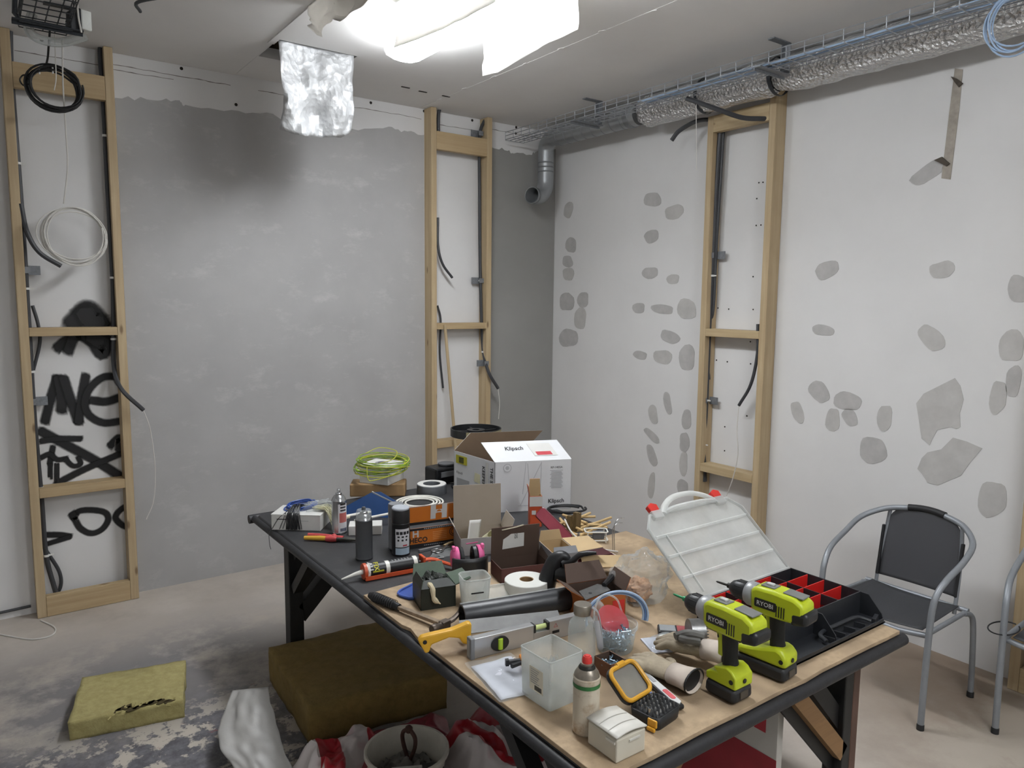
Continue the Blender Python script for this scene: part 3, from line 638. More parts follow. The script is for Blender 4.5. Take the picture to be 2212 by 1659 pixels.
# ================================================================== chairs
ch_steel = mat('chair_grey_tube', '8d9196', .45, .35, var=.06, scale=30); ch_mesh = mat('chair_mesh', '3c3d40', .75, var=.08, scale=90, bump=.3, bscale=400); ch_trim = mat('chair_trim', '1d1d1f', .6)
def sling_mat():
    t = NT('sling_fabric'); t.b.inputs['Base Color'].default_value = srgb('414246'); t.b.inputs['Roughness'].default_value = .8
    n = t.noise(t.coord('Object'), 300, 2); tr = t.new('ShaderNodeBsdfTransparent'); mx = t.new('ShaderNodeMixShader'); mx.inputs[0].default_value = .82
    t.link(tr.outputs[0], mx.inputs[1]); t.link(t.b.outputs[0], mx.inputs[2]); t.link(mx.outputs[0], t.o.inputs[0]); t.bump(n, .3, .002); return t.m
sling = sling_mat()
def chair(label, loc, rz):
    # local: faces -x, origin on the floor under the middle of the seat
    t = thing('garden_chair', label, 'chair', loc, rz, 'grey tube chairs'); w = .245
    P = [(-.235, -w, .012), (-.232, -w-.002, .3), (-.222, -w-.005, .52), (-.195, -w-.010, .60), (-.13, -w-.020, .655), (.0, -w-.025, .705), (.11, -w-.012, .76), (.19, -w+.06, .805), (.225, -w+.15, .825), (.235, 0, .835)]
    P2 = P+[(x, -y, z) for x, y, z in reversed(P[:-1])]
    MB().tube(smooth_path(P2, 5), .0135, 12).build('arm_rail', ch_steel, t)
    for s_ in (-1, 1):
        MB().tube(smooth_path([(.13, s_*(w-.01), .425), (.19, s_*(w-.005), .405), (.215, s_*(w), .35), (.232, s_*(w+.003), .15), (.236, s_*(w+.004), .012)], 5), .0125, 12).build('rear_leg', ch_steel, t)
        MB().tube([(-.225, s_*(w-.004), .425), (.14, s_*(w-.012), .425)], .011, 10).build('side_rail', ch_steel, t)
        MB().tube(smooth_path([(.155, s_*.185, .40), (.175, s_*.185, .55), (.205, s_*.175, .70), (.217, s_*.165, .815)], 5), .009, 10).build('back_upright', ch_steel, t)
        for x in (-.235, .236): MB().lathe([(.0155, 0), (.0155, .022), (.0135, .026)], 12, Matrix.Translation(V((x, s_*(w+.004 if x > 0 else w), 0)))).build('foot_cap', ch_trim, t)
    MB().tube([(-.205, -w+.005, .41), (-.215, -.12, .395), (-.215, .12, .395), (-.205, w-.005, .41)], .012, 10).build('front_rail', ch_steel, t)
    MB().tube([(.165, -w+.005, .43), (.165, w-.005, .43)], .012, 10).build('rear_rail', ch_steel, t)
    MB().grid(lambda a, b: V((-.215+.37*a, (-.215+.43*b)*(1-.06*a), .432-.035*math.sin(math.pi*b)*math.sin(math.pi*(.15+.75*a))+.01*a)), 14, 14).build('seat', ch_mesh, t, solid=.004)
    def back(a, b):   # a across, b up, with scooped upper corners
        y = -.18+.36*a; k = max(0, b-.62)/.38; e = .115*(1-math.sqrt(max(0, 1-k*k))) if k > 0 else 0
        y = max(-.18+e, min(.18-e, y)); z = .475+.36*b; x = .165+.055*((z-.45)/.38)+.012*(1-(2*a-1)**2)
        return V((x, y, z))
    MB().grid(back, 18, 22).build('backrest', sling, t, solid=.003)
    for s_ in (-1, 1): MB().box((.180, s_*.183, .60), (.02, .014, .25), Matrix.Rotation(R(8.5), 4, 'Y')).build('edge_sleeve', ch_trim, t, smooth=0, bevel=.004)
    MB().tube(smooth_path([(.2265, -.085, .829), (.234, -.04, .834), (.236, 0, .836), (.234, .04, .834), (.2265, .085, .829)], 4), .0165, 12).build('top_sleeve', ch_trim, t)
    return t
chair('grey tube chair with black sling back beside the organiser case', (-.570, -3.285, 0), 0)
chair('grey tube chair with a thin black cable loop on its arm', (-.315, -3.955, 0), R(4))
c0 = V((-.545, -3.72, .46)); coil('cable_loop', 'thin black cable loop hung on the arm of the second chair', c0, (.8, -.6, 0), (.3, .2, .35), .07, .06, 1, .003, black_rub, .05, 3, None, None)

# ================================================================== table
TB, BZ = .742, .755                        # black top surface, chipboard surface
tab_black = mat('table_black', '2c2c2e', .55, var=.18, scale=5, bump=.08, bscale=90, stain=(9, .55, .85, '4b4a4a'))
edge_black = mat('edge_black', '232326', .55, var=.2, scale=30, bump=.25, bscale=70); leg_black = mat('leg_black', '141415', .5); raw_wood = wood('raw_wood', '7c5c3a', '96734b', 0); leg_brown = mat('leg_brown', '5a4136', .6, var=.15, scale=8)
X0, X1, Y0, Y1 = -2.915, -1.595, -3.775, -1.25
tb = thing('work_table', 'long black work table with trestle legs covered in tools', 'table', ((X0+X1)/2, (Y0+Y1)/2, 0)); cx, cy = (X0+X1)/2, (Y0+Y1)/2
MB().prism(rrect(X1-X0, Y1-Y0, .05, 5), .036, None, TB-.036).build('table_top', tab_black, tb, bevel=.008)
MB().tube([(X0-cx-.005, Y0-cy-.012, TB-.022), (X1-cx+.02, Y0-cy-.012, TB-.022)], .020, 14).build('edge_roll', edge_black, tb)
MB().tube([(X0-cx-.006, Y0-cy, TB-.022), (X0-cx-.006, Y1-cy, TB-.022)], .017, 14).build('edge_roll', edge_black, tb)
MB().tube([(X0-cx-.03, Y1-cy+.01, TB-.024), (X1-cx+.02, Y1-cy+.01, TB-.024)], .022, 14).build('edge_roll', edge_black, tb)
for lx0 in (-2.855, -1.66):
    for ly, s_ in ((-1.47, -1), (-3.64, 1)):
        lx = -2.805 if (lx0 < -2 and ly > -2) else lx0
        if ly > -2: MB().box((lx-cx, ly-cy, .3525), (.07, .07, .705)).build('leg', leg_black, tb, smooth=0, bevel=.004)
        else:
            MB().box((lx-cx-.018, ly-cy, .3525), (.05, .07, .705)).build('leg', leg_black, tb, smooth=0, bevel=.004)
            MB().box((lx-cx+.028, ly-cy, .3525), (.04, .07, .705)).build('leg_facing', leg_brown, tb, smooth=0, bevel=.003)
        MB().bar((lx-cx, ly-cy+s_*.05, .42), (lx-cx, ly-cy+s_*.33, .70), .045, .05, (1, 0, 0)).build('brace', leg_black, tb, smooth=0)
        MB().bar((lx-cx, ly-cy+s_*.04, .58), (lx-cx, ly-cy+s_*.16, .70), .04, .025, (1, 0, 0)).build('brace', leg_black, tb, smooth=0)
for ly in (-1.47, -3.64):
    for lx, s_ in ((-2.855 if ly < -2 else -2.805, 1), (-1.66, -1)):
        MB().bar((lx-cx+s_*.03, ly-cy+.0, .30), (lx-cx+s_*.42, ly-cy+.0, .70), .055, .07, (0, 1, 0)).build('cross_brace', raw_wood if ly < -2 else leg_black, tb, smooth=0)
        MB().bar((lx-cx+s_*.02, ly-cy+.0, .40), (lx-cx+s_*.30, ly-cy+.0, .70), .058, .03, (0, 1, 0)).build('cross_brace', leg_black, tb, smooth=0)
        MB().bar((lx-cx+s_*.03, ly-cy, .245), (lx-cx+s_*.47, ly-cy, .70), .058, .012, (0, 1, 0)).build('cross_brace', leg_black, tb, smooth=0)
    MB().box((0, ly-cy, .685), (X1-X0-.1, .06, .04)).build('rail', leg_black, tb, smooth=0)
# chipboard sheet on the near half
chip = mat('chipboard', 'a58f73', .75, var=.16, scale=40, bump=.15, bscale=200, stain=(5, .50, .74, '6a5947'))
out = [(X0-.002, -3.785), (-2.88, -3.787), (-2.868, -3.768), (-2.85, -3.785)]+[(-2.85+1.25*k/14, -3.787+rnd.uniform(-.003, .003)) for k in range(1, 15)]+[(X1+.002, -2.52), (X1-.5, -2.503), (-2.50, -2.497), (-2.915, -2.522)]
e2 = [(-2.917, -2.7), (-2.916, -2.82), (-2.905, -2.86), (-2.912, -2.90), (-2.917, -2.93), (-2.919, -3.2), (-2.917, -3.5)]
mb = MB(); mb.prism([(x-cx, y+3.2) for x, y in out+e2], .0125, None, TB+.0005)
tag(mb.build('chipboard_sheet', chip, smooth=0, bevel=.0015), 'bare chipboard sheet lying on the near half of the black table', 'board').location = (cx, -3.2, 0)

# ================================================================== things on the floor
def wool_mat(name, a, b):
    t = NT(name); v = t.coord('Object'); n = t.noise(v, 26, 8, .75); n2 = t.noise(v, 5, 4)
    c = t.mix(t.ramp(n, .3, .7), srgb(a), srgb(b)); c = t.mix(t.math('MULTIPLY', t.ramp(n2, .55, .75), .3), c, srgb('5c532c'))
    t.link(c, t.b.inputs['Base Color']); t.b.inputs['Roughness'].default_value = .95; t.bump(n, .7, .012); return t.m
wool_a, wool_b = wool_mat('rock_wool', '978c58', 'b3a974'), wool_mat('rock_wool_brown', '7a6535', '947c46')
def slab(label, corners, z0, h, m, rough=.008, seed=0, ragged=True):
    c = sum((V(p) for p in corners), V())/4; A, B, C_, D = [V(p)-c for p in corners]
    nx, ny, nz = 26, 22, 6; mb = MB()
    def pt(a, b, e):
        p = A.lerp(B, a).lerp(D.lerp(C_, a), b)+V((0, 0, h*e)); q = V((p.x, p.y, p.z))*14+V((seed, 0, 0))
        d = V((mnoise.noise(q), mnoise.noise(q+V((9, 3, 1))), mnoise.noise(q+V((2, 7, 5)))))*rough
        if e < .01: d.z = max(0, d.z)*.2
        return p+d
    for f in (lambda a, b: pt(a, b, 1), lambda a, b: pt(a, b, 0)): mb.grid(f, nx, ny)
    for f in (lambda a, b: pt(a, 0, b), lambda a, b: pt(a, 1, b)): mb.grid(f, nx, nz)
    for f in (lambda a, b: pt(0, a, b), lambda a, b: pt(1, a, b)): mb.grid(f, ny, nz)
    bm_o = mb.build('rock_wool_slab', m, None, smooth=60); bm = bmesh.new(); bm.from_mesh(bm_o.data); bmesh.ops.remove_doubles(bm, verts=bm.verts, dist=.0008); bmesh.ops.recalc_face_normals(bm, faces=bm.faces); bm.to_mesh(bm_o.data); bm.free()
    bm_o.location = (c.x, c.y, z0); return tag(bm_o, label, 'insulation', 'rock wool slabs')
def z0(p): return V((p.x, p.y, 0))
s = slab('small yellow rock wool slab lying on the stained floor', [z0(atz(146, 1562, .08)), z0(atz(396, 1512, .08)), z0(atz(401, 1425, .08)), z0(atz(178, 1463, .08))], .0, .08, wool_a, .007, 3)
mm = MB()
for k in range(26):
    a = k/26; p = z0(atz(146, 1562, .08)).lerp(z0(atz(396, 1512, .08)), .35+.6*a)-V(s.location); p += V((rnd.uniform(-.02, .02), rnd.uniform(.0, .035), .076+rnd.uniform(-.01, .008)))
    mm.tube([p, p+V((rnd.uniform(-.02, .02), rnd.uniform(-.02, .01), rnd.uniform(-.005, .012)))], [.006, .002], 5)
mm.build('torn_fibres', wool_a, s)['kind'] = 'stuff'
notch = mat('wool_shade', '41371c', .95, var=.3, scale=40)  # hole-like dark blobs: shade of torn hollows put into colour
for k in range(13):
    a = .42+.5*k/13; p = z0(atz(146, 1562, .08)).lerp(z0(atz(396, 1512, .08)), a)-V(s.location); r_ = rnd.uniform(.006, .015)
    MB().prism(blob(0, 0, r_*1.8, r_, 20, 9, .3, k), .004, Matrix.Translation(p+V((rnd.uniform(-.01, .01), .006+.028*rnd.random(), .0785)))).build('notch_shade', notch, s, smooth=0)
slab('large brown rock wool slab lying under the table', [(-2.985, -2.14, 0), (-2.385, -2.22, 0), (-2.345, -1.56, 0), (-2.955, -1.53, 0)], 0.0, .165, wool_b, .009, 8)
# ================================================================== things on the table
def P(x, y, z=None):
    q = atz(x, y, TB+.0005 if z is None else z)
    return atz(x, y, BZ+.0005) if (z is None and q.y < -2.49) else q      # on the chipboard or on the bare black top
def PB(x, y): return atz(x, y, BZ+.0005)
white_card = mat('white_card', 'cdccc8', .65, var=.04); card_in = mat('card_brown', '6f5c49', .85, var=.08); kraft = mat('kraft_beige', 'b89f78', .8, var=.06); ink = mat('ink_black', '1c1c1e', .6)
grey_print = mat('print_grey', '9b9c9e', .7, var=.05); red_print = mat('print_red', 'b83a44', .6); yellow_print = mat('print_yellow', 'b4ad2a', .6); white_pl = mat('white_plastic', 'dcdad2', .4); cream = mat('cream_plastic', 'd3cfae', .5)
clear = mat('clear_plastic', 'dfe3e2', .12, alpha=.14); frost = mat('frosted_plastic', 'dcdeda', .35, alpha=.30); bagp = mat('bag_plastic', 'd6dadb', .08, alpha=.16, bump=.5, bscale=20)
chrome = mat('chrome_can', 'b9bbbd', .22, .9, var=.06); steel_b = mat('tool_steel', '7c7c7b', .38, .85, var=.2, scale=40); darkst = mat('dark_steel', '34332f', .5, .6, var=.3, scale=40)
black_pl = mat('black_plastic', '1b1c1e', .42, var=.1); grey_pl = mat('grey_plastic', '77797c', .5); red_pl = mat('red_plastic', 'c8322b', .4); orange_pl = mat('orange_plastic', 'c5512b', .45); yellow_pl = mat('yellow_plastic', 'd9a52c', .42, var=.08, stain=(18, .66, .8, '8a6a2c'))
blue_pl = mat('blue_plastic', '3552a0', .4); lime = mat('lime_plastic', 'b4c121', .42, var=.06); pinkp = mat('pink_plastic', 'e0679c', .4)
def xf(o, loc=None, rz=None):
    if loc is not None: o.location = loc
    if rz is not None: o.rotation_euler.z = rz
    return o

# ---- white carton with tie bundle, blue wire and cream ties
def box_open(w, d, h, th=.003):
    mb = MB()
    mb.box((0, 0, th/2), (w, d, th)); mb.box((-w/2+th/2, 0, h/2), (th, d, h)); mb.box((w/2-th/2, 0, h/2), (th, d, h)); mb.box((0, -d/2+th/2, h/2), (w-2*th, th, h)); mb.box((0, d/2-th/2, h/2), (w-2*th, th, h)); return mb
c = (P(584, 1145)+P(693, 1148)+P(700, 1120)+P(600, 1122))/4; ang = math.atan2(P(693, 1148).y-P(584, 1145).y, P(693, 1148).x-P(584, 1145).x)
c = P(638, 1147)+V((-math.sin(ang), math.cos(ang), 0))*.085
t = thing('white_carton', 'white carton with black cable ties draped over its lid', 'box', c, ang)
MB().box((0, 0, .036), (.232, .155, .072)).build('body', white_card, t, smooth=0, bevel=.002); MB().box((0, .0, .0735), (.234, .157, .003)).build('lid', white_card, t, smooth=0)
quad('print_line', [(-.09, -.0778, .050), (-.045, -.0778, .050), (-.045, -.0778, .054), (-.09, -.0778, .054)], ink, t); quad('print_line', [(.02, -.0778, .045), (.06, -.0778, .045), (.06, -.0778, .047), (.02, -.0778, .047)], grey_print, t)
def loc_to(t, q): return Matrix.Translation(t.location) @ Matrix.Rotation(t.rotation_euler.z, 4, 'Z') @ V(q)
q = thing('cable_tie_bundle', 'bundle of black cable ties hanging over the front of the white carton', 'cable ties', loc_to(t, (-.01, -.02, .076)), ang)
for k in range(34):
    x = -.028+.056*rnd.random(); j = rnd.uniform(-.03, .03); z1 = -.07+rnd.uniform(-.003, .004)
    MB().tube(smooth_path([(x*.5+j, .06+rnd.uniform(-.02, .02), .006), (x*.6, .0, .012+rnd.random()*.022), (x*1.0, -.048, .010), (x*1.05+j*.15, -.060-.003*rnd.random(), -.012), (x+j*.5, -.061-.003*rnd.random(), z1)], 4), .0016, 5).build('cable_tie', black_pl, q)
for a, z1 in ((-.10, -.068), (-.065, -.07), (-.05, -.068)):
    MB().tube(smooth_path([(-.03, -.03, .012), (-.04, -.05, .006), (a*.7, -.061, -.02), (a, -.0625, z1)], 4), .0014, 5).build('cable_tie', black_pl, q)
MB().tube(smooth_path([(-.1, -.0625, -.066), (-.105, -.09, -.085), (-.1, -.10, -.13), (-.095, -.10, -.155)], 4), .0014, 5).build('cable_tie', black_pl, q)
coil('wire_coil', 'blue wire coil lying on the white carton', loc_to(t, (-.01, .035, .090)), (1, 0, .05), (0, .9, .1), .068, .05, 9, .0028, mat('wire_dark_blue', '2f4f9c', .4), .16, 31, None, 'wire coils')
def crumple(name, label, cat, c, rx, ry, h, m, seed, group=None, par=None, n=26, flat=.5, solid=0, amp=.35):
    mb = MB()
    def fn(a, b):
        th = 2*math.pi*a; ph = b*math.pi*.5; q = V((math.cos(th)*math.cos(ph), math.sin(th)*math.cos(ph), math.sin(ph)))
        d = 1+amp*mnoise.noise(q*2.3+V((seed, 0, 0)))+amp*.5*mnoise.noise(q*6+V((0, seed, 0)))
        z = h*max(0, math.sin(ph))**flat*(1+amp*1.2*mnoise.noise(q*4+V((0, 0, seed))))
        return V((q.x*rx*d, q.y*ry*d, max(0.001, z) if b > .02 else .001))
    mb.grid(fn, n*2, n//2); o = mb.build(name, m, par, smooth=30); 
    if par is None: tag(o, label, cat, group)
    o.location = c; return o
crumple('plastic_bag', 'clear plastic bag lying on the white carton and spilling beside it', 'bag', loc_to(t, (.075, .03, .077)), .075, .05, .035, bagp, 3, 'clear plastic bags')
q = thing('cable_tie_bundle', 'bundle of cream cable ties beside the white carton', 'cable ties', loc_to(t, (.145, .0, 0)), ang, 'cable tie bundles')
for k in range(30):
    y = rnd.uniform(-.03, .05); z = .004+.055*rnd.random()
    MB().tube(smooth_path([(-.09*rnd.uniform(.5, 1), y*.5, .078+.02*rnd.random()), (-.02, y, .082+.012*rnd.random()), (.015, y-.02, z+.02), (.02+.02*rnd.random(), y-.035, z*.5+.003)], 4), .0018, 5).build('cable_tie', cream, q)
q = thing('yellow_wire_scrap', 'yellow wire scrap poking out behind the white carton', 'wire', loc_to(t, (-.085, .09, .0)), ang); MB().tube([(0, 0, .004), (-.03, .02, .055)], .005, 6).build('strand', mat('wire_yellow', 'c9a83a', .5), q)
MB().tube([(.006, .004, .004), (-.02, .03, .05)], .004, 6).build('strand', mat('wire_yellow', 'c9a83a'), q)

# ---- spray cans
def spray_can(label, c, rz, r, h, body, top, nozzle, clearcap=False, bigcap=None, rusty=False):
    t = thing('spray_can', label, 'spray can', c, rz, 'spray cans'); hb = h*.80 if not bigcap else h*.70
    MB().lathe([(r*.93, 0), (r, .004), (r*1.02, .006), (r*.985, .009), (r*.985, hb-.004), (r*1.02, hb), (r*.98, hb+.003)], 28).build('body', body, t)
    if bigcap:
        MB().lathe([(r*.99, hb+.002), (r*1.0, hb+.006), (r*1.0, h-.006), (r*.95, h), (0.0001, h)], 28).build('cap', bigcap, t)
    else:
        MB().lathe([(r*.98, hb+.002), (r*.9, hb+.010), (r*.66, hb+.022), (r*.45, hb+.026), (r*.45, hb+.034), (r*.36, hb+.036)], 28).build('shoulder', top, t)
        MB().lathe([(.0055, hb+.034), (.0055, hb+.040), (.0085, hb+.040), (.0085, hb+.050), (.006, hb+.054), (.0001, hb+.054)], 14).build('nozzle', nozzle, t)
    if clearcap: MB().lathe([(r*.86, hb+.008), (r*.9, hb+.012), (r*.88, h-.006), (r*.8, h), (.0001, h+.001)], 28).build('clear_cap', clear, t)
    return t, hb
face = math.atan2(CAM.y-P(787, 1205).y, CAM.x-P(787, 1205).x)     # labels turned into the room
t, hb = spray_can('silver spray can with red and white label behind the pliers', P(733, 1150), face, .034, .192, chrome, chrome, chrome)
cyl_patch(.0345, -5, 80, .008, hb-.012, 12).build('label', mat('label_white', 'cfcfd2', .5), t); cyl_patch(.0348, 5, 70, .055, .10, 10).build('label_print', mat('print_salmon', 'b0605a', .6), t)
for z in (.108, .122, .136): cyl_patch(.0349, 12, 60, z, z+.007, 8).build('label_print', ink, t)
cyl_patch(.0349, 10, 70, .014, .028, 8).build('label_print', mat('print_slate', '6c7080', .6), t)
t, hb = spray_can('plain dark grey spray can with clear cap standing before the orange box', P(787, 1206), face, .0355, .208, mat('can_dark_grey', '55575a', .4, .5, var=.08), chrome, mat('nozzle_grey', '4d4f52', .5), True)
t, hb = spray_can('black spray can with printed label and grey flat cap top', P(866, 1196), face, .0385, .196, black_pl, black_pl, black_pl, False, black_pl)
MB().lathe([(.0365, 0), (.0372, .006), (.034, .010), (.0001, .010)], 28, Matrix.Translation(V((0, 0, .1955)))).build('cap_disc', mat('cap_grey_blue', 'aeb3ba', .35), t)
cyl_patch(.0386, -38, 62, .040, .118, 14).build('label', mat('label_white'  , 'cfcfd2'), t)
for i in range(4): cyl_patch(.0389, -32+23*i, -14+23*i, .094, .107, 4).build('pictogram', ink, t)
for i in range(3):
    for j in range(2): cyl_patch(.0389, -24+26*i, -12+26*i+3*j, .066+.015*j, .074+.014*j, 3).build('label_print', ink, t)
cyl_patch(.0389, 10, 40, .044, .050, 4).build('label_print', red_print, t); cyl_patch(.0387, -38, 62, .008, .036, 12).build('foot_label', mat('print_pale_blue', 'a9bccb', .5), t)
t, hb = spray_can('grey spray can half hidden behind the black one', P(866, 1196)+V((.016, .074, 0)), face, .0335, .20, mat('can_mid_grey', '8a8c8e', .4, .4), chrome, black_pl, False, grey_pl)
t, hb = spray_can('rusty white spray can with green band and red nozzle cap', PB(1265, 1577), face, .0335, .178, mat('can_rusty', 'c5bba8', .55, var=.1, scale=10, stain=(16, .50, .70, '94744f')), mat('can_tin', '8c8478', .4, .7, var=.25, scale=30), red_pl)
cyl_patch(.0341, 0, 360, hb-.022, hb-.012, 28).build('green_band', mat('band_green', '2f6b36', .5), t)
MB().lathe([(.0215, hb+.014), (.0215, hb+.024), (.017, hb+.030)], 20).build('collar', darkst, t); MB().lathe([(.0125, hb+.028), (.0125, hb+.046), (.0095, hb+.052), (.0001, hb+.052)], 16).build('nozzle_cap', red_pl, t)

# ---- red and yellow pliers on the black top
def along(a, b): d = V(b)-V(a); return math.atan2(d.y, d.x)
a, b = P(657, 1168), P(778, 1172); t = thing('pliers', 'long pliers with red and yellow insulated handles', 'pliers', a, along(a, b))
MB().tube([(0, .004, .012), (.07, .004, .013), (.125, .0, .013)], [.009, .011, .009], 10).build('handle', mat('handle_yellow', 'c79a37', .5), t)
MB().tube([(.10, .0, .013), (.125, -.002, .014), (.15, -.004, .013)], [.012, .015, .011], 10).build('grip_guard', mat('grip_red', 'b94646', .5), t)
MB().tube(smooth_path([(.005, .040, .013), (.08, .032, .014), (.14, .018, .014), (.175, .010, .014)], 5), .010, 10).build('handle', mat('grip_red', 'b94646'), t); MB().ball((.13, .02, .016), .014, 8).build('grip_guard', mat('grip_red', 'b94646'), t)
MB().tube([(.145, -.004, .012), (.2, .0, .011), (.25, .004, .009)], [.009, .008, .003], 8).tube([(.165, .012, .012), (.21, .010, .011), (.25, .006, .009)], [.008, .007, .003], 8).build('jaw', darkst, t)

# ---- white sticks, small white packets
t = thing('paint_brush', 'white handled brush lying across a small white packet', 'brush', P(728, 1143), along(P(728, 1143), P(838, 1118))); 
MB().box((.115, 0, .055), (.13, .022, .008)).build('handle', white_pl, t, smooth=0, bevel=.003); MB().box((.03, 0, .052), (.06, .036, .012)).build('bristles', mat('bristle_cream', 'd6cdb4', .8), t, smooth=0, bevel=.003)
t.rotation_euler.y = .03
t = thing('white_packet', 'flat white packet lying under the brush', 'packet', P(790, 1150), ang+.2); MB().box((0, 0, .022), (.15, .085, .044)).build('sleeve', white_card, t, smooth=0, bevel=.003)
t = thing('white_stick', 'white plastic strip lying above the flat white packet', 'strip', P(800, 1143)+V((0, .0, .05)), along(P(740, 1135), P(840, 1115))); MB().box((.03, .02, 0), (.20, .016, .008)).build('strip', white_pl, t, smooth=0, bevel=.002)
# ---- wood block, white carton on it with green-yellow wire coil
t = thing('wood_block', 'rough wood block under the green wire coil', 'block', P(832, 1078)+V((.02, .12, 0)), -.55)
MB().box((0, 0, .035), (.30, .13, .07)).build('block', wood('rough_wood', '8d6f4b', 'a98a60', 0, 20), t, smooth=0, bevel=.006)
b0 = t.location
t = thing('white_carton', 'small white carton on the wood block ringed by green wire', 'box', (b0.x+.02, b0.y-.0, TB+.072), -1.0); MB().box((0, 0, .051), (.18, .17, .102)).build('body', white_card, t, smooth=0, bevel=.002)
MB().lathe([(.036, 0), (.036, .001), (.0001, .001)], 24, Matrix.Translation(V((0, 0, .1022)))).build('hole_print', mat('hole_grey', '8b8b8d', .7), t); MB().lathe([(.022, 0), (.022, .001), (.0001, .001)], 24, Matrix.Translation(V((0, 0, .1034)))).build('hole_print', mat('hole_dark', '55555a', .8), t)
gc = thing('wire_coil', 'green and yellow earth wire coil around the small white carton', 'cable coil', (b0.x+.02, b0.y, TB+.115), 0, 'wire coils'); gw = mat('wire_green', '7f9c2c', .45, var=.5, scale=40); gy = mat('wire_lime', 'b0b23a', .45)
for k in range(15):
    rr_ = .130+.018*rnd.random(); ox, oy, zz = rnd.uniform(-.012, .012), rnd.uniform(-.012, .012), .018+.0045*k; tx, ty_ = rnd.uniform(-.12, .12), rnd.uniform(-.12, .16)
    MB().tube([(ox+rr_*math.cos(a_), oy+rr_*.97*math.sin(a_), zz+rr_*(tx*math.cos(a_)+ty_*math.sin(a_))) for a_ in [2*math.pi*i/36 for i in range(36)]], .0024, 6, closed=True).build('loop', gw if k % 3 else gy, gc)
MB().tube(smooth_path([(.12, -.06, .07), (.02, -.15, .03), (-.11, -.13, .0), (-.135, -.11, .01), (-.13, -.09, .07)], 6), .0024, 6).build('lead', gy, gc)
MB().tube(smooth_path([(-.05, .10, .10), (.03, .09, .125), (.10, .02, .11), (.04, -.06, .085), (-.06, -.08, .075)], 6), .0022, 6).build('lead', gy, gc)
# ---- blue saw blade sheet leaning, white cable coil, tape roll, black case
t = thing('blue_board', 'blue angular board with pale edge leaning on the wood block', 'board', P(822, 1128)+V((.05, .06, 0)), along(P(752, 1108), P(900, 1118)))
out = [(-.20, 0), (.20, 0), (.17, .03), (-.03, .125), (-.075, .12), (-.21, .04)]; M1 = Matrix.Rotation(R(76), 4, 'X'); MB().prism(out, .004, M1).build('sheet', mat('panel_blue', '2e5187', .35, var=.15, scale=5), t, smooth=0)
MB().bar(M1 @ V((-.075, .122, .002)), M1 @ V((.19, .02, .002)), .006, .006).build('edge_strip', mat('panel_edge', 'a9aaa6', .5), t)
t = thing('cable_coil', 'white cable coil lying flat behind the orange box', 'cable coil', P(905, 1092)+V((.02, .03, 0)), 0, 'cable coils')
for k, r in enumerate((.075, .092, .108, .124)): MB().tube([(r*math.cos(2*math.pi*i/36), r*math.sin(2*math.pi*i/36), .006+.003*(k % 2)) for i in range(36)], .0052, 8, closed=True).build('loop', white_pl, t)
t = thing('tape_roll', 'grey duct tape roll with white liner on the far table end', 'tape', P(936, 1072)+V((.03, .07, 0)), .3)
MB().lathe([(.050, 0), (.082, 0), (.083, .002), (.083, .050), (.081, .052), (.050, .052), (.048, .050), (.048, .002), (.050, 0)], 36, None, False, False).build('roll', mat('duct_tape', '6d7074', .45, .2), t); MB().lathe([(.049, .0525), (.080, .0525), (.080, .054), (.049, .054)], 36, None, False, False).build('liner', white_card, t)
t = thing('black_case', 'black plastic case at the far end of the table beside the white speaker carton', 'case', P(962, 1055)+V((.06, .14, 0)), .1); MB().box((0, 0, .05), (.17, .12, .10)).build('shell', black_pl, t, smooth=0, bevel=.012); MB().box((0, -.062, .06), (.10, .006, .03)).build('latch', grey_pl, t, smooth=0)
t = thing('grey_disc', 'round grey plastic disc lying on the black case', 'disc', V((t.location.x+.03, t.location.y, TB+.101)), 0); MB().lathe([(.045, 0), (.05, .004), (.05, .012), (.0001, .014)], 24).build('disc', mat('lid_grey', '5d5e62', .5), t)
# ---- cable drum behind the speaker carton
t = thing('cable_drum', 'empty black cable drum standing at the far end of the table', 'cable drum', (-1.70, -1.402, TB+.0005), 0)
MB().lathe([(.03, 0), (.14, 0), (.142, .006), (.14, .012), (.03, .012)], 40, None, False, False).build('lower_flange', black_pl, t); MB().lathe([(.05, .01), (.05, .305)], 24, None, False, False).build('hub', black_pl, t, solid=.004)
MB().lathe([(.142, .300), (.146, .302), (.146, .345), (.140, .345), (.140, .308), (.05, .306), (.05, .300), (.142, .300)], 44, None, False, False).build('upper_flange', black_pl, t)
for k in range(5):
    a = 2*math.pi*k/5; MB().box((.09*math.cos(a), .09*math.sin(a), .318), (.095, .014, .02), a).build('spoke', black_pl, t, smooth=0)
MB().lathe([(.022, .306), (.052, .306), (.052, .336), (.022, .336), (.022, .306)], 24, None, False, False).build('hub_ring', black_pl, t)
cyl_patch(.1465, 215, 330, .305, .342, 20).build('rim_label', mat('label_olive', '8a8160', .6), t); cyl_patch(.1469, 235, 262, .312, .332, 8).build('rim_print', ink, t); cyl_patch(.1469, 265, 300, .316, .328, 8).build('rim_print', mat('print_dim', '6a6450', .6), t)
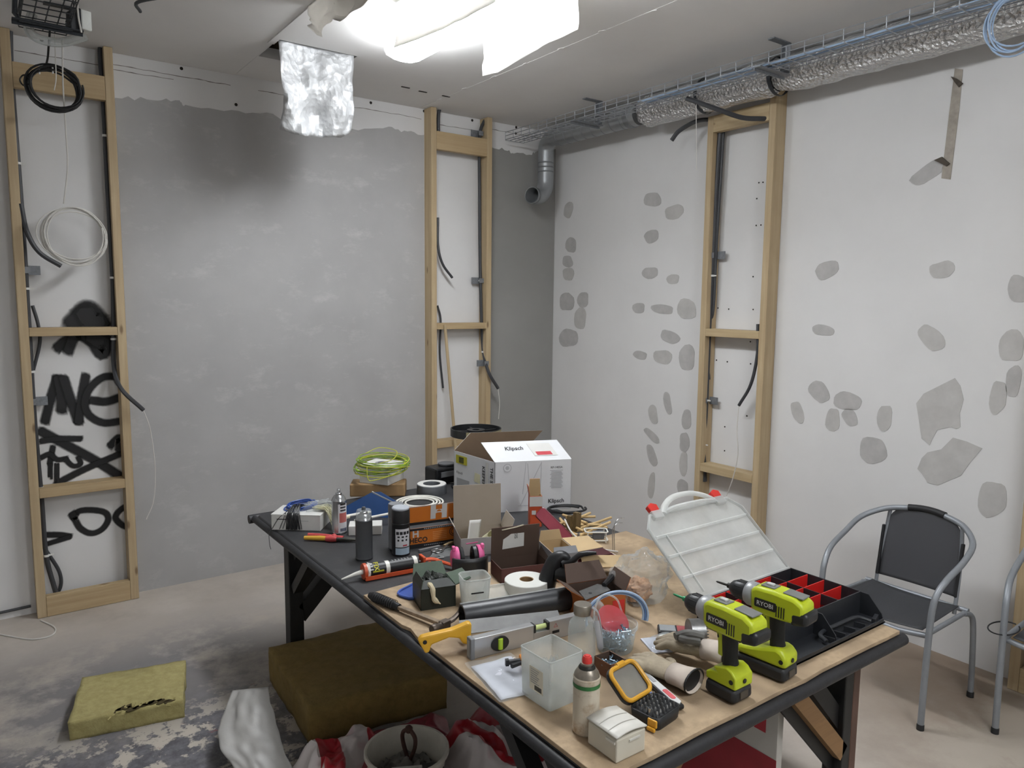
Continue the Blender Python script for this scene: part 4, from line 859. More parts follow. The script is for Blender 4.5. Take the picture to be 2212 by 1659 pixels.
# ---- cartons
def carton(name, label, cat, loc, rz, w, d, h, outer, inner, flaps=(), skew=0.0, group=None, th=.003, bottom=True):
    """open carton, local origin at the bottom middle; flaps: (side, length, lean outward in degrees, taper)"""
    t = thing(name, label, cat, loc, rz, group)
    def sk(mb):
        for q in mb.v: q.x += skew*q.y
        return mb
    def panel(a, b, up, nm, inn):          # a,b lower corners, up vector, inn = unit vector to the inside
        a, b, up, inn = V(a), V(b), V(up), V(inn); mb = MB()
        for k, (o0, o1) in enumerate(((0, th*.5), (th*.5, th))):
            vs = [a+inn*o0, b+inn*o0, b+up+inn*o0, a+up+inn*o0, a+inn*o1, b+inn*o1, b+up+inn*o1, a+up+inn*o1]
            mb.add(vs, [(0, 1, 2, 3), (7, 6, 5, 4), (0, 4, 5, 1), (1, 5, 6, 2), (2, 6, 7, 3), (3, 7, 4, 0)], None, k)
        return sk(mb).build(nm, [outer, inner], t, smooth=0)
    x, y = w/2, d/2
    S = {'f': ((-x, -y), (x, -y), (0, 1)), 'b': ((x, y), (-x, y), (0, -1)), 'l': ((-x, y), (-x, -y), (1, 0)), 'r': ((x, -y), (x, y), (-1, 0))}
    if bottom:
        mb = MB(); mb.box((0, 0, th/2), (w-2*th, d-2*th, th)); sk(mb).build('bottom', inner, t, smooth=0)
    for k, (a, b, n) in S.items(): panel((a[0], a[1], 0), (b[0], b[1], 0), (0, 0, h), 'side_panel', (n[0], n[1], 0))
    for side, L, ang, tp, *sh in flaps:
        a, b, n = S[side]; n = V((n[0], n[1], 0)); A, B = V((a[0], a[1], h)), V((b[0], b[1], h)); up = (V((0, 0, 1))*math.cos(R(ang))-n*math.sin(R(ang)))*L
        inn = (n*math.cos(R(ang))+V((0, 0, 1))*math.sin(R(ang))); up = up+(V((sh[0], 0, 0)) if sh else V()); e = (B-A).normalized()*tp; mb = MB()
        for k, (o0, o1) in enumerate(((0, th*.5), (th*.5, th))):
            vs = [A+inn*o0, B+inn*o0, B+up-e+inn*o0, A+up+e+inn*o0, A+inn*o1, B+inn*o1, B+up-e+inn*o1, A+up+e+inn*o1]
            mb.add(vs, [(0, 1, 2, 3), (7, 6, 5, 4), (0, 4, 5, 1), (1, 5, 6, 2), (2, 6, 7, 3), (3, 7, 4, 0)], None, k)
        sk(mb).build('flap', [outer, inner], t, smooth=0)
    return t
# speaker carton
kw = mat('carton_white', 'd5d6d8', .55, var=.03); N, Rr = P(1068, 1108), P(1233, 1098); top = .262; A = atz(992, 970, TB+top)-atz(1080, 995, TB+top)
u = (Rr-N); W = u.length; u.normalize(); pv = V((-u.y, u.x, 0)); dep = A.dot(pv); k = A.dot(u)/dep
cen = N+u*W/2+pv*dep/2+u*(k*dep/2)
t = carton('speaker_carton', 'large white speaker carton with its top flaps raised', 'box', cen, math.atan2(u.y, u.x), W, dep, top, kw, card_in, [('f', .135, -52, 0), ('b', .095, 0, .0, .09)], k)
def fp(x, z, off=.0012): return V((x+k*(-dep/2), -dep/2-off, z))              # a point on the front face
x2 = lambda f: -W/2+W*f
ux, uz = V((1, 0, 0)), V((0, 0, 1))
text('Klipsch', .030, fp(x2(.80), .045), ux, uz, ink, t, bold=.02); text('RP-140SA', .016, fp(x2(.80), .222), ux, uz, ink, t)
for i in range(14): 
    ww = (.07, .055, .06)[i % 3]; quad('text_block', [fp(x2(.80)-ww/2, .205-i*.007), fp(x2(.80)+ww/2, .205-i*.007), fp(x2(.80)+ww/2, .2075-i*.007), fp(x2(.80)-ww/2, .2075-i*.007)], grey_print, t, .0004)
line_m = mat('line_grey', 'b3b4b7', .6)
def lineq(x1, z1, x2_, z2, wd=.0015):
    d = V((x2_-x1, 0, z2-z1)).normalized(); n = V((-d.z, 0, d.x))*wd; a, b = fp(x1, z1), fp(x2_, z2); quad('line_art', [a-n, b-n, b+n, a+n], line_m, t, .0004)
lineq(x2(.33), .03, x2(.60), .25); lineq(x2(.36), .09, x2(.40), .255); lineq(x2(.60), .255, x2(.585), .03); lineq(x2(.30), .03, x2(.62), .03); lineq(x2(.42), .25, x2(.44), .16)
for r_, m_ in ((.022, line_m), (.018, kw), (.010, line_m)): MB().lathe([(r_, 0), (r_, .0006), (.0001, .0006)], 24, frame(fp(x2(.16), .23, .0012+(.022-r_)*.03), ux, uz)).build('line_art', m_, t)
# print on the raised front flap
R_f = R(-52); fn_up = V((0, -math.sin(R_f)*-1*-1, math.cos(R_f))); fn_up = V((0, 0, 1))*math.cos(R_f)-V((0, 1, 0))*math.sin(R_f)
def ff(x, s, off=.0012):
    nrm = V((1, 0, 0)).cross(fn_up).normalized(); base = V((x+k*(-dep/2+fn_up.y*s), -dep/2, top)); q = base+V((0, fn_up.y*s, fn_up.z*s)); return q+nrm*off
text('Klipsch', .034, ff(x2(.36), .085), ux, fn_up, ink, t, bold=.02)
quad('label', [ff(x2(.56), .03), ff(x2(.86), .03), ff(x2(.86), .115), ff(x2(.56), .115)], white_card, t); quad('label_band', [ff(x2(.60), .035, .002), ff(x2(.80), .035, .002), ff(x2(.80), .058, .002), ff(x2(.60), .058, .002)], red_print, t)
# print on the left panel
la = V((-W/2+k*dep/2, dep/2, 0)); lb = V((-W/2-k*dep/2, -dep/2, 0)); lu = (lb-la); LL = lu.length; lu.normalize(); ln = lu.cross(V((0, 0, 1))).normalized()
def lf(f, z, off=.0012): return la+lu*(LL*f)+V((0, 0, z))+ln*off
quad('barcode_label', [lf(.06, .20), lf(.34, .20), lf(.34, .245), lf(.06, .245)], yellow_print, t); quad('barcode', [lf(.14, .206, .002), lf(.26, .206, .002), lf(.26, .238, .002), lf(.14, .238, .002)], mat('print_olive', '4a4a1c', .6), t)
text('Klipsch', .020, lf(.15, .15), lu, uz, ink, t); text('THE SOUND', .032, lf(.93, .14), uz*-1, lu, ink, t, bold=.02); text('KEEPERS OF', .032, lf(.74, .14), uz*-1, lu, ink, t, bold=.02)
quad('tape_strip', [lf(.80, .03, .002), lf(.86, .03, .002), lf(.86, .25, .002), lf(.80, .25, .002)], white_card, t); quad('sticker', [lf(.52, .13, .002), lf(.66, .125, .002), lf(.67, .175, .002), lf(.54, .178, .002)], cream, t)
quad('line_art', [lf(.08, .04), lf(.4, .04), lf(.4, .12), lf(.08, .12)], grey_print, t, .0004)

# orange screw carton with raised lid
hec = mat('carton_orange', 'c8701f', .55, var=.05); hgrey = mat('carton_grey', '8d8e90', .6); N, Rr = P(886, 1186), P(991, 1171); u = Rr-N; W2 = u.length; u.normalize(); pv = V((-u.y, u.x, 0)); D2 = .055
cen = N+u*W2/2+pv*D2/2; t = carton('screw_carton', 'orange screw carton with its printed lid raised', 'box', cen, math.atan2(u.y, u.x), W2, D2, .088, hec, hgrey, [('b', .085, -6, 0), ('l', .06, 35, .01)])
def g(x, z, off=.0012): return V((x, -D2/2-off, z))
quad('stripe', [g(-W2/2, 0), g(W2/2, 0), g(W2/2, .018), g(-W2/2, .018)], ink, t); quad('stripe', [g(-W2/2, .078), g(W2/2, .078), g(W2/2, .088), g(-W2/2, .088)], ink, t)
text('HECO', .030, g(-W2/2+.038, .034), ux, uz, ink, t, bold=.03); text('H', .042, g(-W2/2+.025, .062), ux, uz, white_card, t, bold=.03); 
for i in range(18):
    for z_ in (.007, .081): quad('small_print', [g(-.05+.0085*i, z_, .002), g(-.0445+.0085*i, z_, .002), g(-.0445+.0085*i, z_+.004, .002), g(-.05+.0085*i, z_+.004, .002)], grey_print, t, .0004)
for i in range(5): quad('text_block', [g(-.01, .03+.008*i), g(.055, .03+.008*i), g(.055, .032+.008*i), g(-.01, .032+.008*i)], mat('print_pale_orange', 'd99a5c', .6), t)
for r_, m_ in ((.020, ink), (.017, hec), (.013, ink), (.010, hec)): MB().lathe([(r_, 0), (r_, .0006), (.0001, .0006)], 24, frame(g(W2/2-.026, .055, .0012+(.02-r_)*.06), ux, uz)).build('seal_print', m_, t)
up6 = V((0, math.sin(R(6))*-1, math.cos(R(6)))); up6 = V((0, 0, 1))*math.cos(R(-6))-V((0, -1, 0))*math.sin(R(-6))
nb = V((1, 0, 0)).cross(up6).normalized()
def lid(x, s, off=.0045): return V((x, D2/2, .088))+up6*s+nb*off
quad('lid_print', [lid(-W2/2+.004, .012), lid(W2/2-.004, .012), lid(W2/2-.004, .082), lid(-W2/2+.004, .082)], hec, t); quad('lid_stripe', [lid(-W2/2+.004, .0), lid(W2/2-.004, .0), lid(W2/2-.004, .012), lid(-W2/2+.004, .012)], ink, t)
text('H', .085, lid(.035, .050, .006), ux, up6, white_card, t, bold=.06, squeeze=1.3); MB().lathe([(.011, 0), (.011, .0006), (.0001, .0006)], 20, frame(lid(.035, .05, .0068), ux, up6)).build('logo_print', hec, t)
quad('logo_bar', [lid(.024, .0475, .0076), lid(.046, .0475, .0076), lid(.046, .0525, .0076), lid(.024, .0525, .0076)], white_card, t)
# wood strips beside it
for i, (a, b) in enumerate((((960, 1182), (993, 1166)), ((905, 1193), (950, 1183)))):
    A, B = P(*a), P(*b); t = MB(); t.bar((0, 0, .006), (B-A)+V((0, 0, .006)), .012, .010); o = tag(t.build('wood_strip', kraft if i == 0 else mat('strip_steel', '9a9c9e', .4, .6), None, smooth=0), ('slim wooden strip lying before the orange screw carton', 'thin steel strip lying before the orange screw carton')[i], 'strip'); o.location = A

# beige open carton with white paper, brown carton with cut-out lid, grey and red carton
t = carton('open_carton', 'beige open carton with a tall raised flap and white paper inside', 'box', P(1045, 1205)+V((.06, .11, 0)), along(P(1005, 1190), P(1100, 1185))+.06, .215, .17, .075, mat('carton_pale', 'a8a6a4', .7), mat('carton_beige', '9d9284', .8, var=.05), [('b', .185, 4, .0), ('l', .055, 25, .01), ('r', .07, 20, .012)])
op = t
t = thing('paper_sheet', 'folded white paper standing in the beige open carton', 'paper', loc_to(op, (-.055, -.02, .05)), .2); MB().grid(lambda a, b: V((-.045+.09*a+.03*b, -.03+.02*a+.015*b, .09*b-.02*a)), 6, 6).build('sheet', white_card, t, solid=.001)
t = thing('plastic_cup', 'cream plastic cup lying in the beige open carton', 'cup', loc_to(op, (.02, -.01, .03)), .1); MB().lathe([(.02, 0), (.028, .002), (.034, .06), (.036, .062), (.033, .06), (.027, .005)], 20, Matrix.Rotation(R(60), 4, 'X'), True, False).build('shell', cream, t)
bro = mat('carton_dark_brown', '4b3a30', .75, var=.06); bred = mat('carton_brown_red', '5a3530', .65, var=.08)
N, Rr = P(1082, 1262), P(1188, 1248); u = Rr-N; Wb = u.length; u.normalize(); pv = V((-u.y, u.x, 0))
t = carton('brown_carton', 'dark brown carton with an upright lid and a cut-out window', 'box', N+u*Wb/2+pv*.06, math.atan2(u.y, u.x), Wb, .12, .058, bred, bro, [('b', .125, -3, .0), ('r', .035, 12, .012)])
up3 = V((0, 0, 1))*math.cos(R(-3))+V((0, 1, 0))*math.sin(R(-3)) * -1
def bl(x, s, off=.004): return V((x, .06, .058))+V((0, -math.sin(R(3))*s, math.cos(R(3))*s))+V((0, -1, 0))*off
quad('window_label', [bl(-.055, .035), bl(.035, .040), bl(.035, .095), bl(-.02, .095), (bl(-.035, .085)), bl(-.052, .075)], white_card, t); text('SIS', .018, bl(.0, .085, .006), (0, 0, -1), (1, 0, 0), ink, t)
MB().tube([bl(-.06, .115, .006), bl(.0, .122, .006), bl(.03, .128, .006)], .006, 6, flat=.3).build('torn_edge', mat('card_torn', '8f8674', .9), t)
quad('label', [(-.06, -.0615, .012), (-.035, -.0615, .012), (-.035, -.0615, .028), (-.06, -.0615, .028)], mat('label_dim', '7d6a66', .6), t)
N, Rr = P(1196, 1256), P(1248, 1250); u = Rr-N; Wg = u.length; u.normalize(); pv = V((-u.y, u.x, 0)); gry = mat('carton_mid_grey', '85868a', .6)
t = carton('grey_carton', 'grey and red carton with beige inside flaps open', 'box', N+u*Wg/2+pv*.085, math.atan2(u.y, u.x), Wg, .17, .105, gry, kraft, [('f', .028, -35, .004), ('r', .11, 88, .012), ('b', .04, 10, .01)])
quad('red_band', [(-Wg/2, -.0862, 0), (Wg/2, -.0862, 0), (Wg/2, -.0862, .04), (-Wg/2, -.0862, .04)], red_pl, t); quad('red_band', [(-Wg/2-.0012, .085, 0), (-Wg/2-.0012, -.085, 0), (-Wg/2-.0012, -.085, .02), (-Wg/2-.0012, .085, .02)], red_pl, t)
# maroon case, its open lid resting on things, kraft flaps
mar = mat('maroon_plastic', '5c1622', .35, var=.08); marl = mat('maroon_lid', '8a3c48', .35, var=.08)
t = thing('maroon_case', 'dark red drill bit case lying open between the cartons', 'case', P(1285, 1225)+V((0, .06, 0)), along(P(1245, 1232), P(1330, 1218)))
MB().box((0, 0, .022), (.20, .15, .044)).build('base', mar, t, smooth=0, bevel=.006); MB().box((0, .0, .046), (.18, .13, .003)).build('tray', mat('tray_maroon', '431018', .5), t, smooth=0)
a, b = P(1212, 1178), P(1170, 1130)
t = thing('maroon_tray', 'narrow dark red plastic tray leaning on the beige cartons', 'tray', atz(1228, 1168, TB+.05), 0); A, B = V((0, 0, .0)), atz(1164, 1104, TB+.15)-t.location
M2 = frame(A, B-A, V((.55, -.45, .5))); L2 = (B-A).length
mb = MB(); mb.prism(rrect(L2, .048, .012, 4), .004, M2 @ Matrix.Translation(V((L2/2, 0, 0)))); mb.build('bed', marl, t, smooth=0)
o1 = rrect(L2, .048, .012, 4); mb = MB(); mb.tube([M2 @ V((x+L2/2, y, .006)) for x, y in o1], .005, 8, closed=True).build('rim', mar, t)
MB().box((0, 0, 0), (.001, .001, .001))
quad('print_line', [M2 @ V((L2*.12, .008, .0045)), M2 @ V((L2*.5, .008, .0045)), M2 @ V((L2*.5, .011, .0045)), M2 @ V((L2*.12, .011, .0045))], mar, t)
# orange and white carton corner standing behind
t = carton('orange_white_carton', 'slim orange and white carton standing behind the maroon tray', 'box', P(1182, 1150)+V((.02, .12, 0)), -.5, .06, .05, .15, orange_pl, kraft, [('l', .05, 10, .004), ('b', .075, -4, .006)])
quad('white_top', [(-.031, -.0262, .10), (.031, -.0262, .10), (.031, -.0262, .148), (-.031, -.0262, .148)], white_card, t); quad('print', [(-.02, -.0264, .06), (.0, -.0264, .06), (.0, -.0264, .08), (-.02, -.0264, .08)], white_card, t)
# wooden dowels
dow = wood('dowel', 'b3945f', 'cdb183', 0, 30)
cD = P(1262, 1150)+V((.04, .12, 0))
ends = [((1222, 1118), (1286, 1116)), ((1235, 1148), (1320, 1118)), ((1212, 1125), (1262, 1148)), ((1216, 1112), (1268, 1130)), ((1240, 1140), (1296, 1128)), ((1225, 1150), (1290, 1140)), ((1205, 1132), (1250, 1120)), ((1232, 1156), (1300, 1150)), ((1215, 1140), (1255, 1160)), ((1250, 1130), (1312, 1140)), ((1230, 1128), (1275, 1108)), ((1242, 1162), (1318, 1128)), ((1210, 1120), (1240, 1160)), ((1222, 1134), (1300, 1134))]
for i, (a, b) in enumerate(ends):
    za = TB+.010+.010*(i % 4); A, B = atz(*a, za), atz(*b, za+.012*(i % 3)); m = MB(); m.tube([(0, 0, 0), B-A], .0065, 8); o = m.build('wooden_dowel', dow); o.location = A
    tag(o, 'pale wooden dowel in the loose pile before the speaker carton', 'dowel', 'wooden dowels in the pile')
t = thing('wood_offcut', 'dark split wood offcuts standing among the dowels', 'wood', P(1245, 1165)+V((.02, .03, 0)), .3)
for x, y, hh in ((0, 0, .085), (.028, .004, .075), (-.02, .02, .07)): MB().box((x, y, hh/2+.03), (.022, .018, hh), Matrix.Rotation(.06, 4, 'Y')).build('splinter', wood('dark_wood', '5b4a2c', '7a6540', 2, 40), t, smooth=0)
t = thing('steel_clamp', 'small grey steel clamp before the split wood offcuts', 'clamp', P(1242, 1178)+V((.01, 0, 0)), .1); MB().box((0, 0, .015), (.05, .03, .03)).build('block', steel_b, t, smooth=0, bevel=.003); MB().tube([(-.06, -.01, .02), (.03, -.02, .022)], .002, 6).build('pin', chrome, t); MB().tube([(.01, .0, .03), (.012, .0, .05)], .006, 8).build('screw', chrome, t)
coil('cable_loop', 'black cable loop lying behind the dowels', P(1232, 1120)+V((.05, .09, .02)), (.8, -.55, 0), (.5, .75, .08), .10, .055, 2, .0055, black_rub, .08, 51, None, None)
# wire rack, white cables
t = thing('wire_rack', 'white coated wire holder lying beyond the maroon case', 'holder', P(1296, 1180)+V((.03, .06, 0)), -.6)
for z in (.012, .05): MB().tube([V((x, y, z)) for x, y in rrect(.10, .06, .012, 3)], .003, 6, closed=True).build('ring', white_pl, t)
for x, y in ((-.04, -.03), (.04, -.03), (-.04, .03), (.04, .03)): MB().tube([(x, y, .003), (x, y, .05)], .003, 6).build('upright', white_pl, t)
MB().box((.01, 0, .03), (.05, .035, .03)).build('pad', mat('pad_grey', '606266', .6), t, smooth=0, bevel=.003)
conduit('white cable crossing from the dowels to the clear bag', [atz(1220, 1122, TB+.08), atz(1235, 1150, TB+.07), atz(1262, 1172, TB+.06), atz(1300, 1186, TB+.055), atz(1335, 1192, TB+.05)], .0035, wire_white, 'cable', 'cable', group='loose cables')
conduit('thin white cable beside the first over the maroon case', [atz(1270, 1160, TB+.06), atz(1295, 1182, TB+.056), atz(1330, 1200, TB+.05)], .003, wire_white, 'cable', 'cable', group='loose cables')
t = carton('orange_carton', 'open orange and brown carton under the scraper', 'box', P(1305, 1335)+V((.01, .055, 0)), along(P(1280, 1340), P(1370, 1325)), .16, .13, .085, mat('carton_orange_brown', 'a8602a', .6, var=.08), bro, [('l', .05, 60, .01), ('b', .07, 40, .012), ('r', .05, 30, .01)])
orc = t
quad('red_print', [(.03, -.066, .01), (.075, -.066, .01), (.075, -.066, .06), (.03, -.066, .06)], red_pl, t)
t = thing('kraft_sheet', 'beige cardboard sheet lying flat beyond the black trigger handle', 'cardboard', P(1300, 1240)+V((.0, .0, .052)), -.6); MB().box((0, 0, 0), (.16, .10, .003), Matrix.Rotation(.12, 4, 'X')).build('sheet', kraft, t, smooth=0)
t = thing('paint_scraper', 'steel scraper blade lying on the open orange carton', 'scraper', loc_to(orc, (-.02, -.03, .089)), .15); MB().prism([(-.085, -.03), (.04, -.035), (.06, .0), (.05, .03), (-.045, .032)], .002).build('blade', steel_b, t, smooth=0); MB().lathe([(.006, 0), (.006, .0008), (.0001, .0008)], 12, Matrix.Translation(V((-.03, -.005, .0021)))).build('hole', ink, t)
MB().tube([(.05, 0, .006), (.12, .02, .012)], [.009, .011], 8).build('tang', black_pl, t)
# ---- ear defenders
a = P(1020, 1240)+V((0, .03, 0)); t = thing('ear_defenders', 'pink ear defenders with a black headband before the beige carton', 'ear defenders', a, along(P(985, 1240), P(1055, 1232)))
for s_, nm in ((-1, 0), (1, 0)):
    M = Matrix.Translation(V((s_*.042, .01, .055))) @ Matrix.Rotation(R(90*s_), 4, 'Y')
    MB().lathe([(.0001, .024), (.026, .022), (.036, .012), (.038, 0), (.036, -.004)], 24, M @ Matrix.Diagonal((1.25, 1, 1, 1))).build('ear_cup', pinkp, t)
    MB().lathe([(.034, -.004), (.038, -.010), (.036, -.022), (.022, -.026), (.018, -.018), (.0001, -.016)], 24, M @ Matrix.Diagonal((1.2, 1, 1, 1))).build('cushion', black_pl, t)
    MB().box((s_*.058, .0, .10), (.012, .02, .018)).build('hinge', pinkp, t, smooth=0, bevel=.003)
MB().tube(smooth_path([(-.066, -.01, .035), (-.064, -.04, .036), (-.03, -.058, .036), (.03, -.058, .036), (.064, -.04, .036), (.066, -.01, .035)], 6), .030, 12, flat=.16).build('headband', black_pl, t) if False else None
def band(a, b):
    th = R(200+140*a); return V((.074*math.cos(th), -.012+.05*math.sin(th), .004+.068*b))
MB().grid(band, 20, 4).build('headband', black_pl, t, solid=.008)
MB().tube([(.0, .03, .103), (.05, .035, .104)], .0025, 6).build('arm_wire', mat('wire_magenta', 'a33266', .4), t)

# ---- sealant gun
a, b = P(785, 1252), P(985, 1215); t = thing('sealant_gun', 'orange sealant gun loaded with a black and yellow cartridge', 'sealant gun', a, along(a, b)); r_ = .026
X90 = lambda x, y, z: Matrix.Translation(V((x, y, z))) @ Matrix.Rotation(R(90), 4, 'Y')
MB().lathe([(r_, 0), (r_, .215)], 24, X90(.008, 0, .032)).build('cartridge', black_pl, t)
for x in (.085, .20): MB().lathe([(r_+.0006, 0), (r_+.0006, .016)], 24, X90(x, 0, .032), False, False).build('cartridge_band', white_pl, t)
MB().lathe([(r_+.0006, 0), (r_+.0006, .012)], 24, X90(.01, 0, .032), False, False).build('cartridge_band', white_pl, t)
MB().tube([(.004, 0, .032), (-.03, .0, .028), (-.085, .002, .016)], [.010, .0075, .0025], 12).build('nozzle', white_pl, t)
MB().lathe([(.010, -.002), (.031, -.002), (.031, .010), (.026, .012)], 24, X90(0, 0, .032)).build('front_plate', orange_pl, t)
MB().bar((.0, -.012, .006), (.25, -.012, .006), .035, .006).bar((.0, -.029, .012), (.25, -.029, .012), .005, .014).build('cradle', orange_pl, t, smooth=0)
MB().box((.245, 0, .03), (.012, .05, .05)).build('back_plate', orange_pl, t, smooth=0, bevel=.003); MB().tube([(.23, 0, .032), (.34, .0, .03)], .004, 8).build('rod', steel_b, t)
MB().tube(smooth_path([(.25, 0, .036), (.29, -.005, .034), (.32, -.03, .024), (.36, -.085, .016)], 5), .011, 8, flat=.6).build('handle', orange_pl, t); MB().tube(smooth_path([(.27, -.01, .026), (.28, -.05, .018), (.27, -.09, .012)], 5), .009, 8, flat=.6).build('trigger', orange_pl, t)
for tx, col in (('FIX', yellow_print), ('ALL', white_card)):
    o = text(tx, .026, V((.045 if tx == 'FIX' else .022, -.0185, .0515)), V((0, .7, .7)) if False else V((0, -.55, -.55)), V((1, 0, 0)), col, t, bold=.02)
quad('label_print', [(.03, -.0262, .030), (.075, -.0262, .030), (.075, -.0262, .036), (.03, -.0262, .036)], yellow_print, t)
for i in range(6): cyl = MB(); cyl.lathe([(r_+.0004, 0), (r_+.0004, .003)], 8, X90(.115+.013*i, 0, .032), False, False, R(150), R(200)); cyl.build('label_print', grey_print, t)
# small clear pack with scissors ring on the black top
t = thing('scissors', 'small steel scissors on a clear pack beside the sealant gun', 'scissors', P(945, 1200)+V((.02, .02, 0)), .3)
for s_ in (0, 1): MB().tube([(.02*math.cos(2*math.pi*i/18)+.0, .012*math.sin(2*math.pi*i/18)+.022*s_, .008) for i in range(18)], .0035, 8, closed=True).build('finger_ring', steel_b, t)
MB().bar((.02, .0, .008), (.09, .03, .008), .008, .003).bar((.02, .022, .009), (.09, -.002, .009), .008, .003).build('blade', steel_b, t, smooth=0)
crumple('clear_pack', 'clear plastic pack lying under the small scissors', 'packet', P(955, 1196)+V((.03, .0, 0)), .08, .05, .006, clear, 12)

# ---- dark green box torn open with wood bit, blue lid
gbx = mat('dark_green_card', '1d221c', .5, var=.2, scale=10); gbi = mat('green_card_in', '4a5a4a', .6, var=.2)
a, b = P(905, 1322), P(985, 1310); t = carton('torn_green_box', 'crumpled dark green box torn open with a bone coloured stick', 'box', (a+b)/2+V((.02, .06, 0)), along(a, b), .125, .115, .075, gbx, gbi, [('b', .05, 35, .01), ('r', .06, 75, .006), ('l', .03, -20, .01), ('f', .035, -55, .02)])
tg = t; MB().tube(smooth_path([(-.03, -.035, .085), (-.022, -.058, .075), (-.018, -.066, .04), (.004, -.068, .02)], 5), [.006, .009, .010, .009, .008, .009, .010, .009, .008, .007, .009, .010, .009, .006, .003, .002][:16], 8).build('bone_stick', mat('bone_cream', 'c8bb9c', .6), t)
crumple('torn_lining', '', '', V((0, .02, .055)), .05, .045, .04, gbx, 21, None, t)
t = thing('blue_tray_lid', 'blue plastic lid lying beside the torn green box', 'lid', PB(895, 1288)+V((.03, .03, 0)), .4); o_ = blob(0, 0, .075, .055, 0, 20, .05, 4); MB().prism(o_, .006).build('plate', blue_pl, t, smooth=0); MB().tube([V((x, y, .008)) for x, y in o_], .004, 6, closed=True).build('rim', mat('blue_plastic_rim', '4a68b8', .4), t)
# ---- claw hammer
a, b = PB(800, 1296), PB(958, 1362); t = thing('claw_hammer', 'claw hammer with black ribbed grip and rusty head', 'hammer', a, along(a, b)); L_ = (b-a).length
MB().tube([(0, 0, .018), (.02, 0, .018), (.10, 0, .018), (.155, 0, .016)], [.012, .017, .015, .012], 12).build('grip', black_rub, t)
for i in range(10): MB().lathe([(.0165, -.0015), (.018, 0), (.0165, .0015)], 14, X90(.03+.011*i, 0, .018), False, False).build('grip_rib', black_rub, t)
MB().bar((.15, 0, .016), (L_-.01, 0, .020), .018, .012).build('shaft', mat('worn_steel', '8a7a68', .45, .6, var=.3, scale=50), t, smooth=0, bevel=.002)
rust = mat('rusty_head', '5a5048', .45, .7, var=.3, scale=50)
MB().lathe([(.013, 0), (.015, .003), (.015, .02), (.011, .028), (.012, .045)], 16, Matrix.Translation(V((L_, -.052, .02))) @ Matrix.Rotation(R(-90), 4, 'X')).build('striking_face', rust, t)
MB().box((L_, .005, .020), (.026, .035, .026)).build('head', rust, t, smooth=0, bevel=.004); MB().tube(smooth_path([(L_, .015, .022), (L_+.002, .045, .026), (L_-.004, .075, .036), (L_-.018, .10, .056)], 5), [.013, .013, .012, .012, .012, .011, .011, .010, .010, .009, .008, .007, .006, .005, .004, .003], 8, flat=.55).build('claw', rust, t)
# ---- clear tubs and tape roll
def tub(label, c, rz, w, d, h, m, name='plastic_tub', cat='tub', rim=True, taper=.85):
    t = thing(name, label, cat, c, rz, 'clear plastic tubs'); mb = MB()
    rim_shell(lambda s_, z: [(x*s_, y*s_, z) for x, y in rrect(w, d, min(w, d)*.22, 4)], [(taper*.96, .001), (taper, .004), (1.0, h)], mb); mb.build('shell', m, t, solid=.0015)
    if rim: MB().tube([(x, y, h) for x, y in rrect(w, d, min(w, d)*.22, 4)], .003, 6, closed=True).build('rim', m, t)
    return t
t = tub('clear square tub with printed side beside the torn green box', PB(1030, 1322)+V((.02, .045, 0)), along(PB(1000, 1320), PB(1058, 1312)), .098, .09, .11, frost)
quad('print', [(-.025, -.0425, .062), (.02, -.0425, .062), (.02, -.0428, .067), (-.025, -.0428, .067)], ink, t); quad('print', [(.018, -.0402, .02), (.034, -.0402, .02), (.034, -.0405, .026), (.018, -.0405, .026)], ink, t)
t = thing('tub_lid', 'clear plastic tub lid leaning in front of the white tape roll', 'lid', PB(1097, 1312)+V((-.005, .052, 0)), along(PB(1050, 1315), PB(1140, 1302)), None, None)
M = Matrix.Translation(V((0, 0, .012))) @ Matrix.Rotation(R(24), 4, 'X'); mb = MB(); mb.prism(rrect(.135, .125, .03, 5), .002, M); mb.build('plate', frost, t, smooth=0); MB().tube([M @ V((x, y, .004)) for x, y in rrect(.135, .125, .03, 5)], .005, 6, closed=True).build('rim', frost, t)
t = thing('joint_tape_roll', 'thick white jointing tape roll behind the tub lid', 'tape', PB(1150, 1303)+V((.03, .075, 0)), 0)
MB().lathe([(.026, 0), (.078, 0), (.080, .002), (.080, .056), (.078, .058), (.026, .058)], 40, None, False, False).build('roll', mat('tape_white', 'd8d8d2', .6, var=.03), t); MB().lathe([(.0265, .058), (.0265, 0), (.023, 0), (.023, .057), (.0265, .058)], 28, None, False, False).build('core', mat('core_brown', '8a6f4c', .8), t)
# ---- black tube, saw, spirit level
a, b = PB(1003, 1362), PB(1240, 1320); d = (b-a).normalized(); t = thing('black_pipe', 'thick black plastic pipe lying behind the spirit level', 'pipe', a+V((-d.y, d.x, 0))*.024, along(a, b))
MB().lathe([(.032, 0), (.037, .0), (.038, .003), (.038, .40), (.032, .40), (.032, .0)], 28, X90(0, 0, .0385), False, False).build('pipe', mat('pipe_black', '2b2d30', .38, var=.1, scale=30, bump=.1), t)
MB().box((.20, .030, .0665), (.39, .012, .003), .0).build('clear_sleeve', clear, t, smooth=0)
a, b = atz(905, 1408, BZ+.01), atz(1010, 1395, BZ+.01); t = thing('hand_saw', 'hand saw with yellow handle overhanging the table edge', 'saw', a, along(a, b)); L_ = .155
out = [(-.004, .034), (.006, .046), (.03, .050), (.10, .058), (.150, .074), (.160, .070), (.158, .014), (.148, .004), (.132, .010), (.122, .028), (.09, .034), (.05, .022), (.036, .018), (.030, -.004), (.018, -.008), (.012, .004)]
